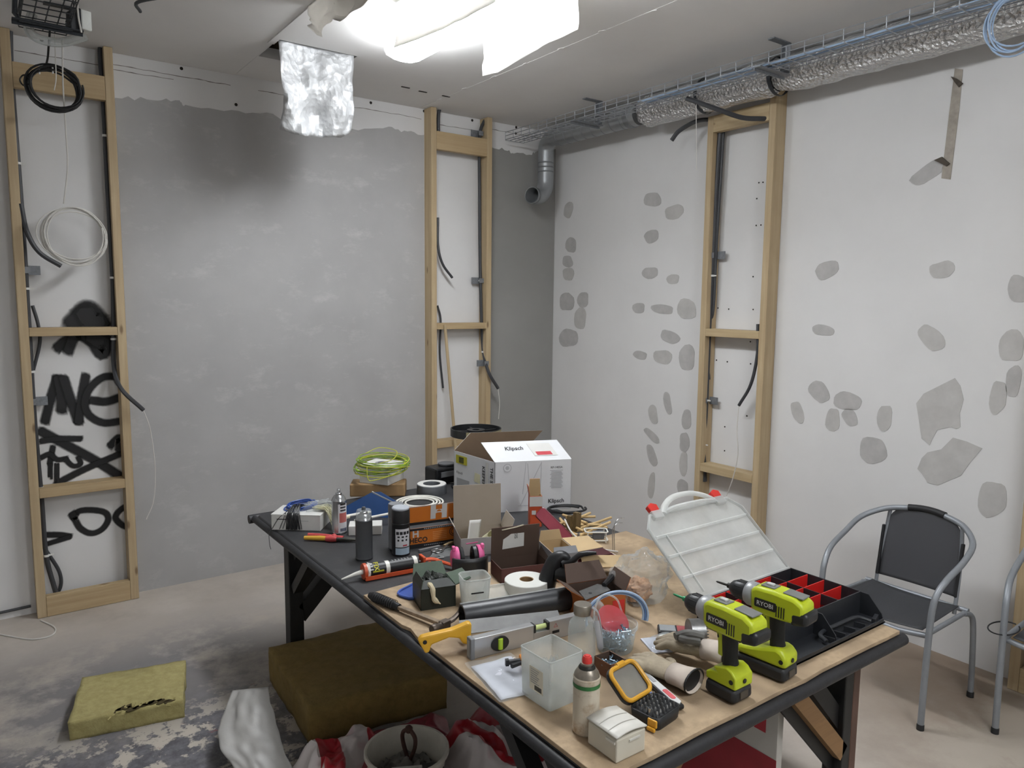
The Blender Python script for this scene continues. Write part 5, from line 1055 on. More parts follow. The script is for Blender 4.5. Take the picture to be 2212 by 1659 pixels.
MS = Matrix.Translation(V((0, -.013, .004))) @ Matrix.Rotation(R(90), 4, 'X'); MB().prism(out, .026, MS @ Matrix.Translation(V((0, 0, -.026)))).build('handle', yellow_pl, t, smooth=0, bevel=.006)
MB().lathe([(.0065, 0), (.0065, .001), (.0001, .001)], 14, MS @ Matrix.Translation(V((.016, .030, .0002)))).build('hole', ink, t)
MB().prism([(.14, .066), (.47, .062), (.47, .02), (.14, .012)], .0014, Matrix.Translation(V((0, -.001, .0))) @ Matrix.Rotation(R(28), 4, 'X') @ Matrix.Translation(V((0, .03, 0)))).build('blade', mat('saw_steel', '6a6a69', .5, .5, var=.15, scale=20), t, smooth=0)
a, b = PB(1025, 1424), PB(1240, 1370); t = thing('spirit_level', 'aluminium spirit level standing on edge behind the clear box', 'spirit level', a, along(a, b)); alu = mat('aluminium', 'b4b5b6', .32, .7, var=.05); 
d_ = .026
for x0, x1 in ((.0, .205), (.262, .40)): MB().box(((x0+x1)/2, d_/2, .031), (x1-x0, d_, .062)).build('beam', alu, t, smooth=0, bevel=.002)
MB().box((.2335, d_/2, .018), (.057, d_, .036)).build('beam', alu, t, smooth=0, bevel=.001)
MB().box((-.006, d_/2, .031), (.014, d_+.004, .066)).build('end_cap', grey_pl, t, smooth=0, bevel=.003); MB().box((-.0135, d_/2, .031), (.002, .016, .05)).build('end_window', frost, t, smooth=0)
MB().prism([(x*1.3, y) for x, y in [(.023*math.cos(2*math.pi*i/24), .023*math.sin(2*math.pi*i/24)) for i in range(24)]], .004, Matrix.Translation(V((.085, 0, .031))) @ Matrix.Rotation(R(90), 4, 'X')).build('vial_housing', black_pl, t)
vg = mat('vial_green', 'a8c93a', .2); MB().lathe([(.0001, -.017), (.008, -.016), (.008, .016), (.0001, .017)], 14, Matrix.Translation(V((.085, -.004, .031)))).build('vial', vg, t)
MB().lathe([(.0001, -.022), (.0075, -.021), (.0075, .021), (.0001, .022)], 14, X90(.2335, d_/2, .046)).build('vial', mat('vial_pale', 'c3d08f', .2), t)
for x in (.2085, .2585): MB().box((x, d_/2, .048), (.008, d_+.002, .026)).build('vial_holder', black_pl, t, smooth=0, bevel=.002)
quad('maker_mark', [(.272, -.0006, .020), (.298, -.0006, .020), (.298, -.0006, .029), (.272, -.0006, .029)], ink, t, .0004); MB().tube([(.278, -.001, .040), (.292, -.001, .040), (.285, -.001, .052)], .0008, 4, closed=True).build('warning_mark', red_print, t)

# ---- bag of papers, clamp, clear box
a = PB(1062, 1460); t = thing('plastic_wallet', 'clear plastic wallet of white papers at the table edge', 'wallet', PB(1060, 1462), along(PB(1008, 1425), PB(1080, 1505)))
MB().grid(lambda x, y: V((-.07+.20*x, -.03+.13*y, .004+.006*mnoise.noise(V((x*4, y*3, 1)))+.004*math.sin(3*x+y))), 18, 12).build('paper', mat('paper_white', 'cfd0da', .6), t, solid=.0015); MB().grid(lambda x, y: V((-.085+.235*x, -.045+.15*y, .012+.006*mnoise.noise(V((x*5, y*4, 7))))), 22, 14).build('sleeve', bagp, t)
t = thing('spring_clamp', 'small orange and black spring clamp on the plastic wallet', 'clamp', PB(1098, 1455)+V((0, 0, .022)), -.4)
MB().tube([(.0, .0, .012), (.045, .004, .012)], [.008, .006], 8).build('jaw', black_pl, t); MB().tube([(.005, -.02, .010), (.045, -.002, .010)], [.007, .006], 8).build('jaw', black_pl, t); MB().box((.05, .008, .013), (.03, .034, .02)).build('grip', mat('clamp_orange', 'd0822a', .45), t, smooth=0, bevel=.006); MB().box((-.004, .0, .012), (.01, .012, .018)).build('pad', black_pl, t, smooth=0)
N = PB(1187, 1543); Lc = PB(1118, 1496); u = (N-Lc); wl = u.length; u.normalize()
t = thing('clear_box', 'tall open frosted plastic box with a paper label', 'box', N+V((-u.y, u.x, 0))*.06-u*.065, math.atan2(u.y, u.x)); wq, dq, hq = .125, .115, .135
mb = MB(); rim_shell(lambda s_, z: [(x*s_, y*s_, z) for x, y in rrect(wq, dq, .008, 3)], [(.93, .001), (.94, .003), (1.0, hq)], mb); mb.build('shell', frost, t, solid=.002); MB().tube([(x, y, hq) for x, y in rrect(wq, dq, .008, 3)], .0022, 6, closed=True).build('rim', frost, t)
quad('label', [(-.02, -.0572, .035), (.035, -.0572, .035), (.035, -.0585, .10), (-.02, -.0585, .10)], mat('label_cream', 'ded9c6', .7), t)
for i in range(7): quad('label_print', [(-.014, -.0588, .092-.006*i), (.02-.004*(i % 3), -.0588, .092-.006*i), (.02-.004*(i % 3), -.0589, .0938-.006*i), (-.014, -.0589, .0938-.006*i)], grey_print, t, .0004)
for i in range(9): quad('barcode', [(.002+.0032*i, -.0585, .039), (.0038+.0032*i, -.0585, .039), (.0038+.0032*i, -.0587, .052), (.002+.0032*i, -.0587, .052)], ink, t, .0004)
crumple('plastic_wrap', 'crumpled clear wrap inside the frosted box', 'wrap', loc_to(t, (0, 0, .006)), .038, .036, .09, bagp, 33, None, None)

# ---- glass bottle with steel cap and strap
a = PB(1256, 1424); t = thing('glass_bottle', 'clear glass bottle with a steel cap and grey strap', 'bottle', a, face); gl = mat('clear_glass', 'e6ebea', .05, alpha=.13)
MB().lathe([(.0001, .001), (.038, .001), (.041, .006), (.041, .095), (.037, .116), (.024, .132), (.021, .138), (.021, .150)], 28, None, False, False).build('glass', gl, t, solid=.002); MB().lathe([(.026, .142), (.0265, .144), (.0265, .170), (.025, .172), (.0001, .172)], 28).build('cap', mat('brushed_steel', '9c958a', .35, .9), t)
MB().tube(smooth_path([(.012, .026, .165), (.018, .042, .150), (.026, .050, .11), (.036, .052, .07), (.044, .050, .05), (.048, .042, .058), (.044, .038, .09), (.03, .034, .13)], 5), .008, 8, flat=.2).build('strap', mat('strap_grey', '98989a', .4), t)
# ---- blue hose ring, small glass shade, tub of screws, small carton
c = atz(1330, 1352, BZ); n_ = thing('hose_ring', 'pale blue plastic hose bent into a standing ring', 'hose', PB(1335, 1362)+V((.02, .03, 0)), along(PB(1260, 1365), PB(1405, 1350)))
for k, (r_, m_) in enumerate(((.112, wire_blue), (.106, mat('hose_deep_blue', '5f7fae', .4)), (.100, wire_blue))): MB().tube([(r_*math.cos(R(-12+204*i/36)), .004*k, .025+.092*r_/.112*math.sin(R(-12+204*i/36))+.0) for i in range(37)], .0042, 8).build('loop', m_, n_)
t = thing('glass_bulb', 'small clear glass bulb lying behind the glass bottle', 'bulb', PB(1305, 1368)+V((0, .06, 0)), .5)
MB().lathe([(.012, 0), (.014, .012), (.030, .028), (.036, .048), (.030, .066), (.018, .074)], 24, Matrix.Translation(V((-.02, 0, .036))) @ Matrix.Rotation(R(78), 4, 'Y'), True, False).build('glass', gl, t, solid=.0015)
c = PB(1345, 1417)+V((.015, .05, 0)); t = thing('screw_tub', 'round clear tub full of bluish screws with a red lid inside', 'tub', c, 0)
MB().lathe([(.0001, .001), (.052, .001), (.055, .005), (.064, .070), (.069, .072), (.069, .082), (.066, .084)], 32, None, False, False).build('shell', clear, t, solid=.0014)
MB().lathe([(.0001, 0), (.050, 0), (.052, .003), (.052, .008), (.048, .010)], 28, Matrix.Translation(V((.006, .016, .082))) @ Matrix.Rotation(R(38), 4, 'X') @ Matrix.Translation(V((0, 0, -.004)))).build('red_lid', mat('lid_red', 'd25a62', .35, alpha=.5), t)
MB().tube(smooth_path([(.06, .03, .083), (.05, .05, .13), (.0, .06, .15), (-.04, .05, .12), (-.05, .04, .083)], 5), .003, 6).build('bail_handle', frost, t)
scr = mat('screw_zinc', '9fb6c6', .25, .8, var=.2, scale=60)
def screws(n, fn, parent, seed):
    rr = random.Random(seed); mb = MB()
    for i in range(n):
        p = V(fn(rr)); d = V((rr.uniform(-1, 1), rr.uniform(-1, 1), rr.uniform(-.6, .6))).normalized(); a = p-d*.011; b = p+d*.011
        mb.tube([a, b], [.0023, .0010], 5); mb.tube([a-d*.0015, a+d*.001], [.0046, .0036], 6)
    o = mb.build('screws', scr, parent); o['kind'] = 'stuff'; return o
def in_tub(rr):
    a = rr.uniform(0, 6.28); q = math.sqrt(rr.random()); z = rr.uniform(.008, .066); rr_ = (.040+.12*z)*q; return (rr_*math.cos(a), rr_*math.sin(a), z)
screws(420, in_tub, t, 5)
t = carton('small_carton', 'small brown open carton of screws before the screw tub', 'box', PB(1330, 1466)+V((.01, .035, 0)), along(PB(1300, 1445), PB(1332, 1468))+.1, .068, .06, .045, mat('carton_rust_brown', '6b4530', .7), bro)
screws(90, lambda rr: (rr.uniform(-.024, .024), rr.uniform(-.02, .02), rr.uniform(.006, .03)), t, 9)
# ---- white box at the near corner
N = PB(1331, 1651); Lc = PB(1270, 1606); u = (N-Lc); u.normalize(); pv = V((-u.y, u.x, 0)); t = thing('white_box', 'small white ribbed plastic box at the near table corner', 'box', N-u*.05+pv*.047, math.atan2(u.y, u.x)); mb = MB()
MB().box((0, 0, .029), (.10, .094, .058)).build('body', mat('box_cream', 'c9c3b3', .5, var=.03), t, smooth=0, bevel=.004)
MB().grid(lambda a, b: V((-.052+.104*a, -.049+.098*b, .0585+.011*math.sin(math.pi*(.15+.75*b)))), 4, 12).build('lid', mat('box_lid', 'd6d3cb', .4), t, solid=.004)
for x in (-.012, .02): MB().tube([(x, -.045+.09*i/10, .0615+.011*math.sin(math.pi*(.15+.75*i/10))) for i in range(11)], .0012, 5).build('seam', mat('seam_grey', 'a8a59c', .6), t)
MB().box((.03, -.0475, .048), (.03, .004, .006)).build('catch', mat('box_lid', 'd6d3cb'), t, smooth=0); MB().box((.051, .01, .045), (.004, .035, .004)).build('catch', mat('box_lid', 'd6d3cb'), t, smooth=0)
# ---- bit case
a, b = PB(1374, 1557), PB(1420, 1576); t = thing('bit_case', 'open yellow and black screwdriver bit case with bits inside', 'bit case', (PB(1374, 1557)+PB(1455, 1545))/2, along(a, b)-.12); w_, d_ = .088, .105
mb = MB(); rim_shell(lambda s_, z: [(x*s_, y*s_, z) for x, y in rrect(w_, d_, .016, 4)], [(.9, .001), (.95, .006), (1.0, .034)], mb); mb.build('base', black_pl, t, solid=.003)
MB().box((0, 0, .018), (w_*.86, d_*.86, .022)).build('insert', mat('insert_black', '111112', .7), t, smooth=0, bevel=.004)
for i in range(5):
    for j in range(6): MB().lathe([(.0032, 0), (.0032, .013), (.0018, .018)], 6, Matrix.Translation(V((-.030+.015*i, -.036+.0145*j, .027)))).build('bit', chrome if (i+j) % 3 else steel_b, t)
MB().lathe([(.005, 0), (.005, .020), (.0035, .020), (.0035, .012)], 12, Matrix.Translation(V((.012, -.041, .029)))).build('bit_holder', chrome, t)
MB().box((.03, -.055, .022), (.028, .006, .02)).box((.03, -.060, .008), (.024, .008, .01)).build('latch', mat('case_yellow', 'd09a2c', .45), t, smooth=0, bevel=.003)
ML = Matrix.Translation(V((-.046, .0, .036))) @ Matrix.Rotation(R(40), 4, 'Y') @ Matrix.Translation(V((-.048, 0, 0)))
lo_ = rrect(.088, .105, .02, 5); MB().tube([ML @ V((x, y, .005)) for x, y in lo_], .006, 8, closed=True).build('lid_rim', mat('case_yellow', 'd09a2c'), t); MB().tube([ML @ V((x*1.02, y*1.02, -.006)) for x, y in lo_], .006, 8, closed=True).build('lid_edge', black_pl, t)
mb = MB(); mb.prism(rrect(.082, .099, .018, 5), .002, ML @ Matrix.Translation(V((0, 0, -.003)))); mb.build('lid_window', mat('window_grey', 'a9a8a2', .3, alpha=.55), t, smooth=0)
MB().box((0, 0, 0), (.012, .03, .016), ML @ Matrix.Translation(V((-.048, 0, .004)))) .build('lid_catch', mat('case_yellow', 'd09a2c'), t, smooth=0, bevel=.003)
# ---- knife, blue blister card, glass knob
a, b = PB(1378, 1455), PB(1468, 1535); t = thing('utility_knife', 'white and red utility knife lying beside the gloves', 'knife', a, along(a, b)); L_ = (b-a).length
MB().box((L_*.55, 0, .010), (L_*.95, .024, .012)).build('grip', black_pl, t, smooth=0, bevel=.004); MB().prism([(.0, -.009), (L_*.95, -.011), (L_, 0), (L_*.95, .011), (.0, .009)], .003, Matrix.Translation(V((0, 0, .0165)))).build('body', mat('knife_white', 'cfcfce', .4), t, smooth=0); MB().prism(rrect(.05, .014, .006, 3), .001, Matrix.Translation(V((L_*.76, 0, .0198)))).build('red_panel', mat('knife_red', 'c4565a', .5), t, smooth=0); MB().box((L_*.28, 0, .0202), (.06, .010, .001)).build('slot', grey_print, t, smooth=0)
t = thing('blister_card', 'blue printed blister card lying between bit case and knife', 'card', PB(1432, 1528)+V((-.01, .02, 0)), along(a, b)); MB().box((0, 0, .0015), (.12, .05, .003)).build('card', mat('card_blue', '6f86bb', .5, var=.25, scale=20), t, smooth=0); quad('print', [(.02, -.01, .0032), (.045, -.01, .0032), (.045, .01, .0032), (.02, .01, .0032)], mat('print_green', '6fae6a', .6), t); quad('print', [(-.05, -.02, .0032), (-.03, -.02, .0032), (-.03, .005, .0032), (-.05, .005, .0032)], yellow_print, t)
t = thing('glass_ball', 'small clear glass ball beside the carton of screws', 'glass ball', PB(1376, 1462)+V((0, .01, 0)), 0); MB().ball((0, 0, .022), .022, 14).build('ball', gl, t); MB().lathe([(.008, .0), (.012, .006), (.008, .012)], 12).build('base', chrome, t)
# ---- blister pack with white reel, meter, hole saw
t = thing('blister_pack', 'clear blister pack with a white plastic fitting', 'packet', PB(1440, 1402)+V((.02, .02, 0)), -.4); MB().box((0, 0, .002), (.13, .10, .004)).build('card', mat('card_pale', 'c9ccd8', .5), t, smooth=0); MB().box((.005, -.01, .020), (.065, .045, .028)).build('fitting', white_pl, t, smooth=0, bevel=.010); MB().lathe([(.009, 0), (.009, .001), (.0001, .001)], 16, Matrix.Translation(V((.0, -.01, .0342)))).build('fitting_hole', ink, t); MB().box((.04, -.035, .012), (.04, .02, .016)).build('fitting_tail', grey_pl, t, smooth=0, bevel=.004); MB().box((.055, -.015, .006), (.03, .05, .004)).build('blue_print', blue_pl, t, smooth=0)
MB().grid(lambda a, b: V((-.06+.12*a, -.048+.096*b, .006+.032*math.sin(math.pi*a)*math.sin(math.pi*b)+.004*mnoise.noise(V((a*6, b*6, 2))))), 14, 14).build('blister', bagp, t)
t = thing('flat_meter', 'flat black meter with a red label leaning by the clear bag', 'meter', PB(1478, 1390)+V((.02, .055, 0)), -.75); MB().box((0, 0, .012), (.11, .055, .022)).build('case', black_pl, t, smooth=0, bevel=.004); MB().box((.025, 0, .0236), (.04, .04, .001)).build('red_label', mat('label_dusty_red', 'a04a4c', .5), t, smooth=0); MB().box((-.025, 0, .0236), (.05, .042, .001)).build('grey_label', mat('label_grey', '8d9092', .5), t, smooth=0)
t = thing('hole_saw', 'steel hole saw cup lying behind the nearer drill', 'hole saw', PB(1520, 1405)+V((.03, .03, 0)), 2.6); M = X90(0, 0, .041); MB().lathe([(.038, 0), (.040, 0), (.040, .045), (.0001, .045), (.0001, .042), (.038, .042)], 28, M, False, False).build('cup', steel_b, t); MB().tube([(.04, 0, .041), (-.012, 0, .041)], [.006, .003], 8).build('pilot_bit', chrome, t)
for i in range(28):
    a = 2*math.pi*i/28; MB().box((-.002, .039*math.cos(a), .041+.039*math.sin(a)), (.006, .003, .003)).build('tooth', steel_b, t, smooth=0)

# ---- black trigger handle (foam gun) beside the tape roll
a = V((-2.36, -2.99, BZ+.0005)); t = thing('trigger_sprayer', 'black pistol grip sprayer handle standing behind the black pipe', 'sprayer', a+V((.03, .05, 0)), along(PB(1215, 1310), PB(1300, 1320)))
MB().tube(smooth_path([(-.05, 0, .002), (-.045, 0, .05), (-.025, 0, .105), (.0, 0, .125), (.02, 0, .115)], 5), [.026, .026, .026, .027, .028, .028, .027, .026, .025, .025, .025, .024, .022, .02, .018, .016, .014, .013, .012, .010, .008], 12).build('grip', black_pl, t)
MB().tube(smooth_path([(.0, 0, .105), (.03, 0, .115), (.055, 0, .135), (.10, 0, .145)], 5), [.018, .015, .013, .012, .011, .010, .010, .009, .009, .009, .009, .008, .008, .007, .006, .004], 10).build('lever', black_pl, t)
MB().tube(smooth_path([(-.02, 0, .07), (.02, .0, .065), (.055, 0, .05), (.075, 0, .022)], 5), [.026]*8+[.028]*8, 12).build('body', black_pl, t); MB().ball((.07, 0, .028), .028, 10).build('knob', black_pl, t)
t.scale = (1.2, 1.2, 1.2)
# ================================================================== cordless drills
def drill(label, c, rz, batt_l, bitm):
    t = thing('cordless_drill', label, 'drill', c, rz, 'cordless drills')      # local x points to the chuck
    XZ = lambda y: Matrix.Translation(V((0, y, 0))) @ Matrix.Rotation(R(90), 4, 'X')
    def pr(out, w, nm, m, par=t, bev=.006): return MB().prism(out, w, XZ(w/2)).build(nm, m, par, smooth=50, bevel=bev)
    b0_, b1_ = -.045, -.045+batt_l
    pr([(b0_, .002), (b1_, .002), (b1_+.004, .012), (b1_+.002, .040), (b0_-.002, .040), (b0_-.004, .012)], .076, 'battery', mat('battery_black', '202022', .55, var=.15, scale=40), bev=.010)
    MB().box((b0_-.004, 0, .022), (.004, .03, .018)).build('battery_catch', mat('battery_catch', '4a4238', .6), t, smooth=0, bevel=.001)
    pr([(b0_-.003, .040), (b1_+.002, .040), (b1_+.003, .058), (b1_-.012, .066), (b1_-.030, .068), (.022, .078), (-.018, .090), (-.034, .084), (b0_-.003, .070)], .070, 'foot', lime, bev=.012)
    MB().lathe([(.006, 0), (.006, .002), (.0001, .002)], 12, Matrix.Translation(V((b0_+.010, .0345, .058))) @ Matrix.Rotation(R(-90), 4, 'X')).build('strap_hole', ink, t); MB().lathe([(.006, 0), (.006, .002), (.0001, .002)], 12, Matrix.Translation(V((b0_-.004, .0, .058))) @ Matrix.Rotation(R(-90), 4, 'Y')).build('strap_hole', ink, t)
    h = MB(); h.tube([(-.008, 0, .070), (-.004, 0, .10), (-.002, 0, .14), (-.002, 0, .180)], [.022, .019, .020, .022], 16, flat=1.0); h.build('handle', mat('grip_black', '161617', .65, var=.1, bump=.2, bscale=150), t)
    MB().tube(smooth_path([(.016, 0, .10), (.018, 0, .135), (.026, 0, .165)], 4), .010, 10, flat=1.6).build('grip_stripe', lime, t); MB().box((.026, 0, .155), (.016, .018, .030)).build('trigger', black_pl, t, smooth=0, bevel=.005)
    body = [(-.088, .178), (-.084, .170), (-.030, .166), (.045, .166), (.062, .174), (.064, .228), (.050, .238), (.0, .240), (-.060, .236), (-.086, .222)]
    pr(body, .066, 'housing', lime, bev=.013)
    pr([(-.098, .172), (-.052, .163), (-.050, .200), (-.098, .206)], .069, 'rear_cap', black_pl, bev=.010)
    for k in range(4): MB().box((-.035+.007*k, 0, .19), (.003, .0675, .03)).build('vent', black_pl, t, smooth=0)
    MB().box((-.050, 0, .2385), (.055, .040, .004), Matrix.Rotation(R(-3), 4, 'Y')).build('top_panel', mat('panel_grey', '6d6e6c', .6), t, smooth=0, bevel=.002); MB().box((.022, 0, .241), (.040, .034, .004)).build('speed_frame', mat('panel_grey', '6d6e6c'), t, smooth=0, bevel=.002); MB().box((.022, 0, .245), (.020, .014, .006)).build('speed_switch', mat('switch_pale', 'b9bab8', .5), t, smooth=0, bevel=.002)
    for s_ in (-1, 1):
        MB().prism(rrect(.062, .024, .004, 3), .002, Matrix.Translation(V((.018, s_*.0335, .198))) @ Matrix.Rotation(R(90), 4, 'X') @ Matrix.Translation(V((0, 0, -.001)))).build('name_plate', black_pl, t, smooth=0)
        text('RYOBI', .017, V((.018, s_*.0352, .198)), V((-s_ * -1, 0, 0)) if s_ < 0 else V((-1, 0, 0)), uz, mat('lettering_white', 'd5d6d8', .5), t, bold=.015)
    MB().lathe([(.030, 0), (.033, .004), (.033, .020), (.029, .028), (.026, .030)], 24, X90(.060, 0, .203)).build('torque_ring', mat('ring_grey', '9a9c9e', .4, .3), t)
    MB().lathe([(.025, 0), (.027, .004), (.026, .030), (.020, .044), (.012, .052), (.0001, .053)], 24, X90(.088, 0, .203)).build('chuck', black_pl, t)
    for k in range(10):
        a = 2*math.pi*k/10; MB().box((.104, .0262*math.cos(a), .203+.0262*math.sin(a)), (.026, .002, .002)).build('chuck_rib', black_pl, t, smooth=0)
    MB().lathe([(.0075, 0), (.0075, .012), (.0035, .014), (.0035, .030), (.0028, .046), (.001, .050)], 10, X90(.138, 0, .203)).build('bit', bitm, t)
    t.scale = (1.07, 1.07, 1.07)
    return t
da = along(atz(1630, 1350, .96), atz(1490, 1290, .96)); db = along(atz(1735, 1318, .96), atz(1570, 1262, .96))
drill('lime green cordless drill with a green tipped bit at the table edge', (-2.392, -3.715, BZ+.0005), da+.02, .085, mat('bit_green', '2f8a5a', .4, .3))
drill('lime green cordless drill beside the open organiser case', (-2.190, -3.722, BZ+.0005), db+.02, .14, darkst)

# ================================================================== organiser case
ox, oy = -1.845, -3.545
t = thing('organiser_case', 'open organiser case with black base, red bins and clear lid', 'organiser case', (ox, oy, BZ+.0005), 0)
case_b = mat('case_black', '222428', .48, var=.1, scale=20); hx, yb, yh, ye = .262, .175, -.095, -.185        # half width, hinge side, bin edge, outer edge
MB().box((0, (yb+ye)/2, .003), (2*hx, yb-ye, .006)).build('base', case_b, t, smooth=0)
for nm, c_, d_ in (('wall', (-hx+.002, (yb+yh)/2, .042), (.004, yb-yh, .078)), ('wall', (hx-.002, (yb+yh)/2, .042), (.004, yb-yh, .078)), ('wall', (0, yb-.002, .042), (2*hx, .004, .078)), ('wall', (0, yh, .042), (2*hx, .004, .078))):
    MB().box(c_, d_).build(nm, case_b, t, smooth=0)
for x in (-hx+.002, -.02, hx-.002): MB().prism([(yh, .004), (ye+.004, .004), (ye+.012, .028), (yh-.03, .080), (yh, .080)], .004, Matrix.Translation(V((x-.002, 0, 0))) @ Matrix(((0, 0, 1, 0), (1, 0, 0, 0), (0, 1, 0, 0), (0, 0, 0, 1)))).build('end_web', case_b, t, smooth=0)
MB().box((0, ye+.002, .009), (2*hx-.02, .004, .016)).build('lip', case_b, t, smooth=0)
MB().tube(smooth_path([(-.07, ye+.012, .022), (-.05, ye+.045, .030), (.06, ye+.050, .030), (.16, ye+.045, .030), (.19, ye+.012, .022)], 5), .007, 8, flat=.7).build('handle', case_b, t)
for x in (-.04, .02, .08, .14): MB().box((x, ye+.022, .014), (.004, .035, .02), .25).build('handle_rib', case_b, t, smooth=0)
MB().box((-.19, ye+.012, .012), (.09, .016, .006)).build('catch_rail', case_b, t, smooth=0); MB().box((.225, ye+.016, .018), (.05, .012, .016), .3).build('catch_rail', case_b, t, smooth=0)
nx, ny = 4, 4; bw, bd = (2*hx-.012)/nx, (yb-yh-.010)/ny; binm = mat('bin_red', 'c0221f', .4, var=.06); me = None
for i in range(nx):
    for j in range(ny):
        x, y = -hx+.006+bw*(i+.5), yh+.005+bd*(j+1)-.004
        if (i, j) == (nx-1, ny-1): continue
        if me is None:
            o = MB().box((0, 0, .043), (bw-.005, .003, .074)).box((0, -.010, .009), (bw-.005, .02, .004)).build('red_divider', binm, t, smooth=0); me = o.data
        else:
            o = bpy.data.objects.new('red_divider', me); COL.objects.link(o); o.parent = t
        o.location = (x, y, 0)
for i in range(1, nx): MB().box((-hx+.006+bw*i, (yb+yh)/2, .062), (.003, yb-yh-.004, .036)).build('divider', case_b, t, smooth=0)
screws(40, lambda rr: (.06+rr.uniform(-.03, .03), .12+rr.uniform(-.02, .02), rr.uniform(.014, .03)), t, 15); screws(24, lambda rr: (.12+rr.uniform(-.02, .02), .03+rr.uniform(-.02, .02), rr.uniform(.014, .03)), t, 16); screws(30, lambda rr: (-.12+rr.uniform(-.03, .03), .12+rr.uniform(-.02, .02), rr.uniform(.014, .04)), t, 17)
# lid, swung back
MLD = Matrix.Translation(V((-.01, yb+.006, .076))) @ Matrix.Rotation(R(40), 4, 'X'); LD = .335
lidm = mat('lid_frosted', 'e2e4e2', .32, alpha=.50)
out = [(-hx, 0), (hx, 0), (hx, LD-.05), (hx-.045, LD), (-hx+.045, LD), (-hx, LD-.05)]
lo = MB(); lo.prism(out, .003, MLD); lid_o = lo.build('lid', lidm, t, smooth=0)
MB().tube([MLD @ V((x, y, .006)) for x, y in out], .007, 8, closed=True).build('lid_rim', lidm, lid_o)
for f in (.25, .5, .74): MB().bar(MLD @ V((-hx+.01, LD*f, .006)), MLD @ V((hx-.01, LD*f, .006)), .004, .010).build('lid_rib', mat('rib_frosted', 'eceeec', .35, alpha=.6), lid_o, smooth=0)
MB().bar(MLD @ V((-hx+.06, .02, .006)), MLD @ V((-hx+.06, LD*.74, .006)), .003, .010).build('lid_rib', mat('rib_frosted', 'eceeec'), lid_o, smooth=0)
hp = [(-.15, LD-.004), (-.115, LD+.028), (-.06, LD+.052), (0, LD+.058), (.06, LD+.052), (.115, LD+.028), (.15, LD-.004)]
MB().tube([MLD @ q for q in smooth_path([V((x, y, .008)) for x, y in hp], 5)], .013, 10, flat=.7).build('lid_handle', mat('rib_frosted', 'eceeec'), lid_o); MB().tube([MLD @ q for q in smooth_path([V((x, y, .008)) for x, y in [(-.14, LD), (-.08, LD+.010), (0, LD+.012), (.08, LD+.010), (.14, LD)]], 4)], .010, 8).build('lid_handle', mat('rib_frosted', 'eceeec'), lid_o)
for x in (-.185, .165):
    MB().box((0, 0, 0), (.050, .034, .022), MLD @ Matrix.Translation(V((x, LD-.004, .008)))).build('latch_seat', lidm, lid_o, smooth=0, bevel=.004)
    MB().prism([(-.021, 0), (.021, 0), (.024, .026), (.0, .036), (-.024, .026)], .018, MLD @ Matrix.Translation(V((x, LD+.010, .0)))).build('latch', red_pl, lid_o, smooth=0, bevel=.003)
# ================================================================== clear bag, wires, goggles
def sack(name, label, cat, c, dims, m, seed, group=None, amp=.25, rz=0, stripes=None):
    """slumped sack: a wrinkled closed surface resting on its base"""
    mb = MB()
    def fn(a, b):
        th = 2*math.pi*a; ph = -math.pi/2+math.pi*b; q = V((math.cos(th)*math.cos(ph), math.sin(th)*math.cos(ph), math.sin(ph)))
        d = 1+amp*mnoise.noise(q*2.0+V((seed, 0, 0)))+amp*.6*(.5-abs(mnoise.noise(q*4.5+V((0, seed, 0)))))+amp*.25*mnoise.noise(q*11+V((0, 0, seed)))
        z = dims[2]*(.5+.5*q.z*d); z = max(.001, z if q.z > -.55 else .001+.01*max(0, q.z+1))
        return V((q.x*dims[0]*d, q.y*dims[1]*d, z))
    mb.grid(fn, 64, 34); o = mb.build(name, m, None, smooth=35); o.location = c; o.rotation_euler.z = rz; return tag(o, label, cat, group)
sack('plastic_bag', 'large clear plastic bag slumped under the organiser lid', 'bag', V((-2.10, -3.11, BZ+.001)), (.125, .085, .155), bagp, 3.3, 'clear plastic bags', .35, .3)
sack('paper_bag', 'brown paper bundle inside the large clear bag', 'paper', V((-2.135, -3.125, BZ+.006)), (.05, .045, .075), mat('paper_tan', 'b98f6c', .8), 6.1, None, .3)
t = thing('bent_wire', 'two thin bent steel wires standing beside the lid latch', 'wire', P(1345, 1215)+V((.05, .10, 0)), along(P(1340, 1210), P(1370, 1205)))
for k in (0, .012): MB().tube(smooth_path([(.0, k, .003), (-.005, k, .10-k), (.0, k, .135-k*2), (.02, k, .15-k*2), (.045, k, .148-k*2)], 5), .002, 6).build('wire', chrome, t)
t = thing('safety_goggles', 'clear safety goggles with dark strap behind the organiser case', 'goggles', (-1.64, -3.30, BZ+.0005), -.9)
MB().grid(lambda a, b: V((.075*math.cos(R(20+140*a)), .05*math.sin(R(20+140*a)), .004+.055*b)), 18, 6).build('visor', clear, t, solid=.002); MB().tube([(.078*math.cos(R(20+140*i/12)), .052*math.sin(R(20+140*i/12)), .058) for i in range(13)], .004, 6).build('frame', black_pl, t); MB().tube(smooth_path([(-.07, .02, .03), (-.09, -.02, .02), (-.05, -.06, .012), (.03, -.06, .012), (.07, .02, .03)], 5), .006, 6, flat=.4).build('strap', black_pl, t)

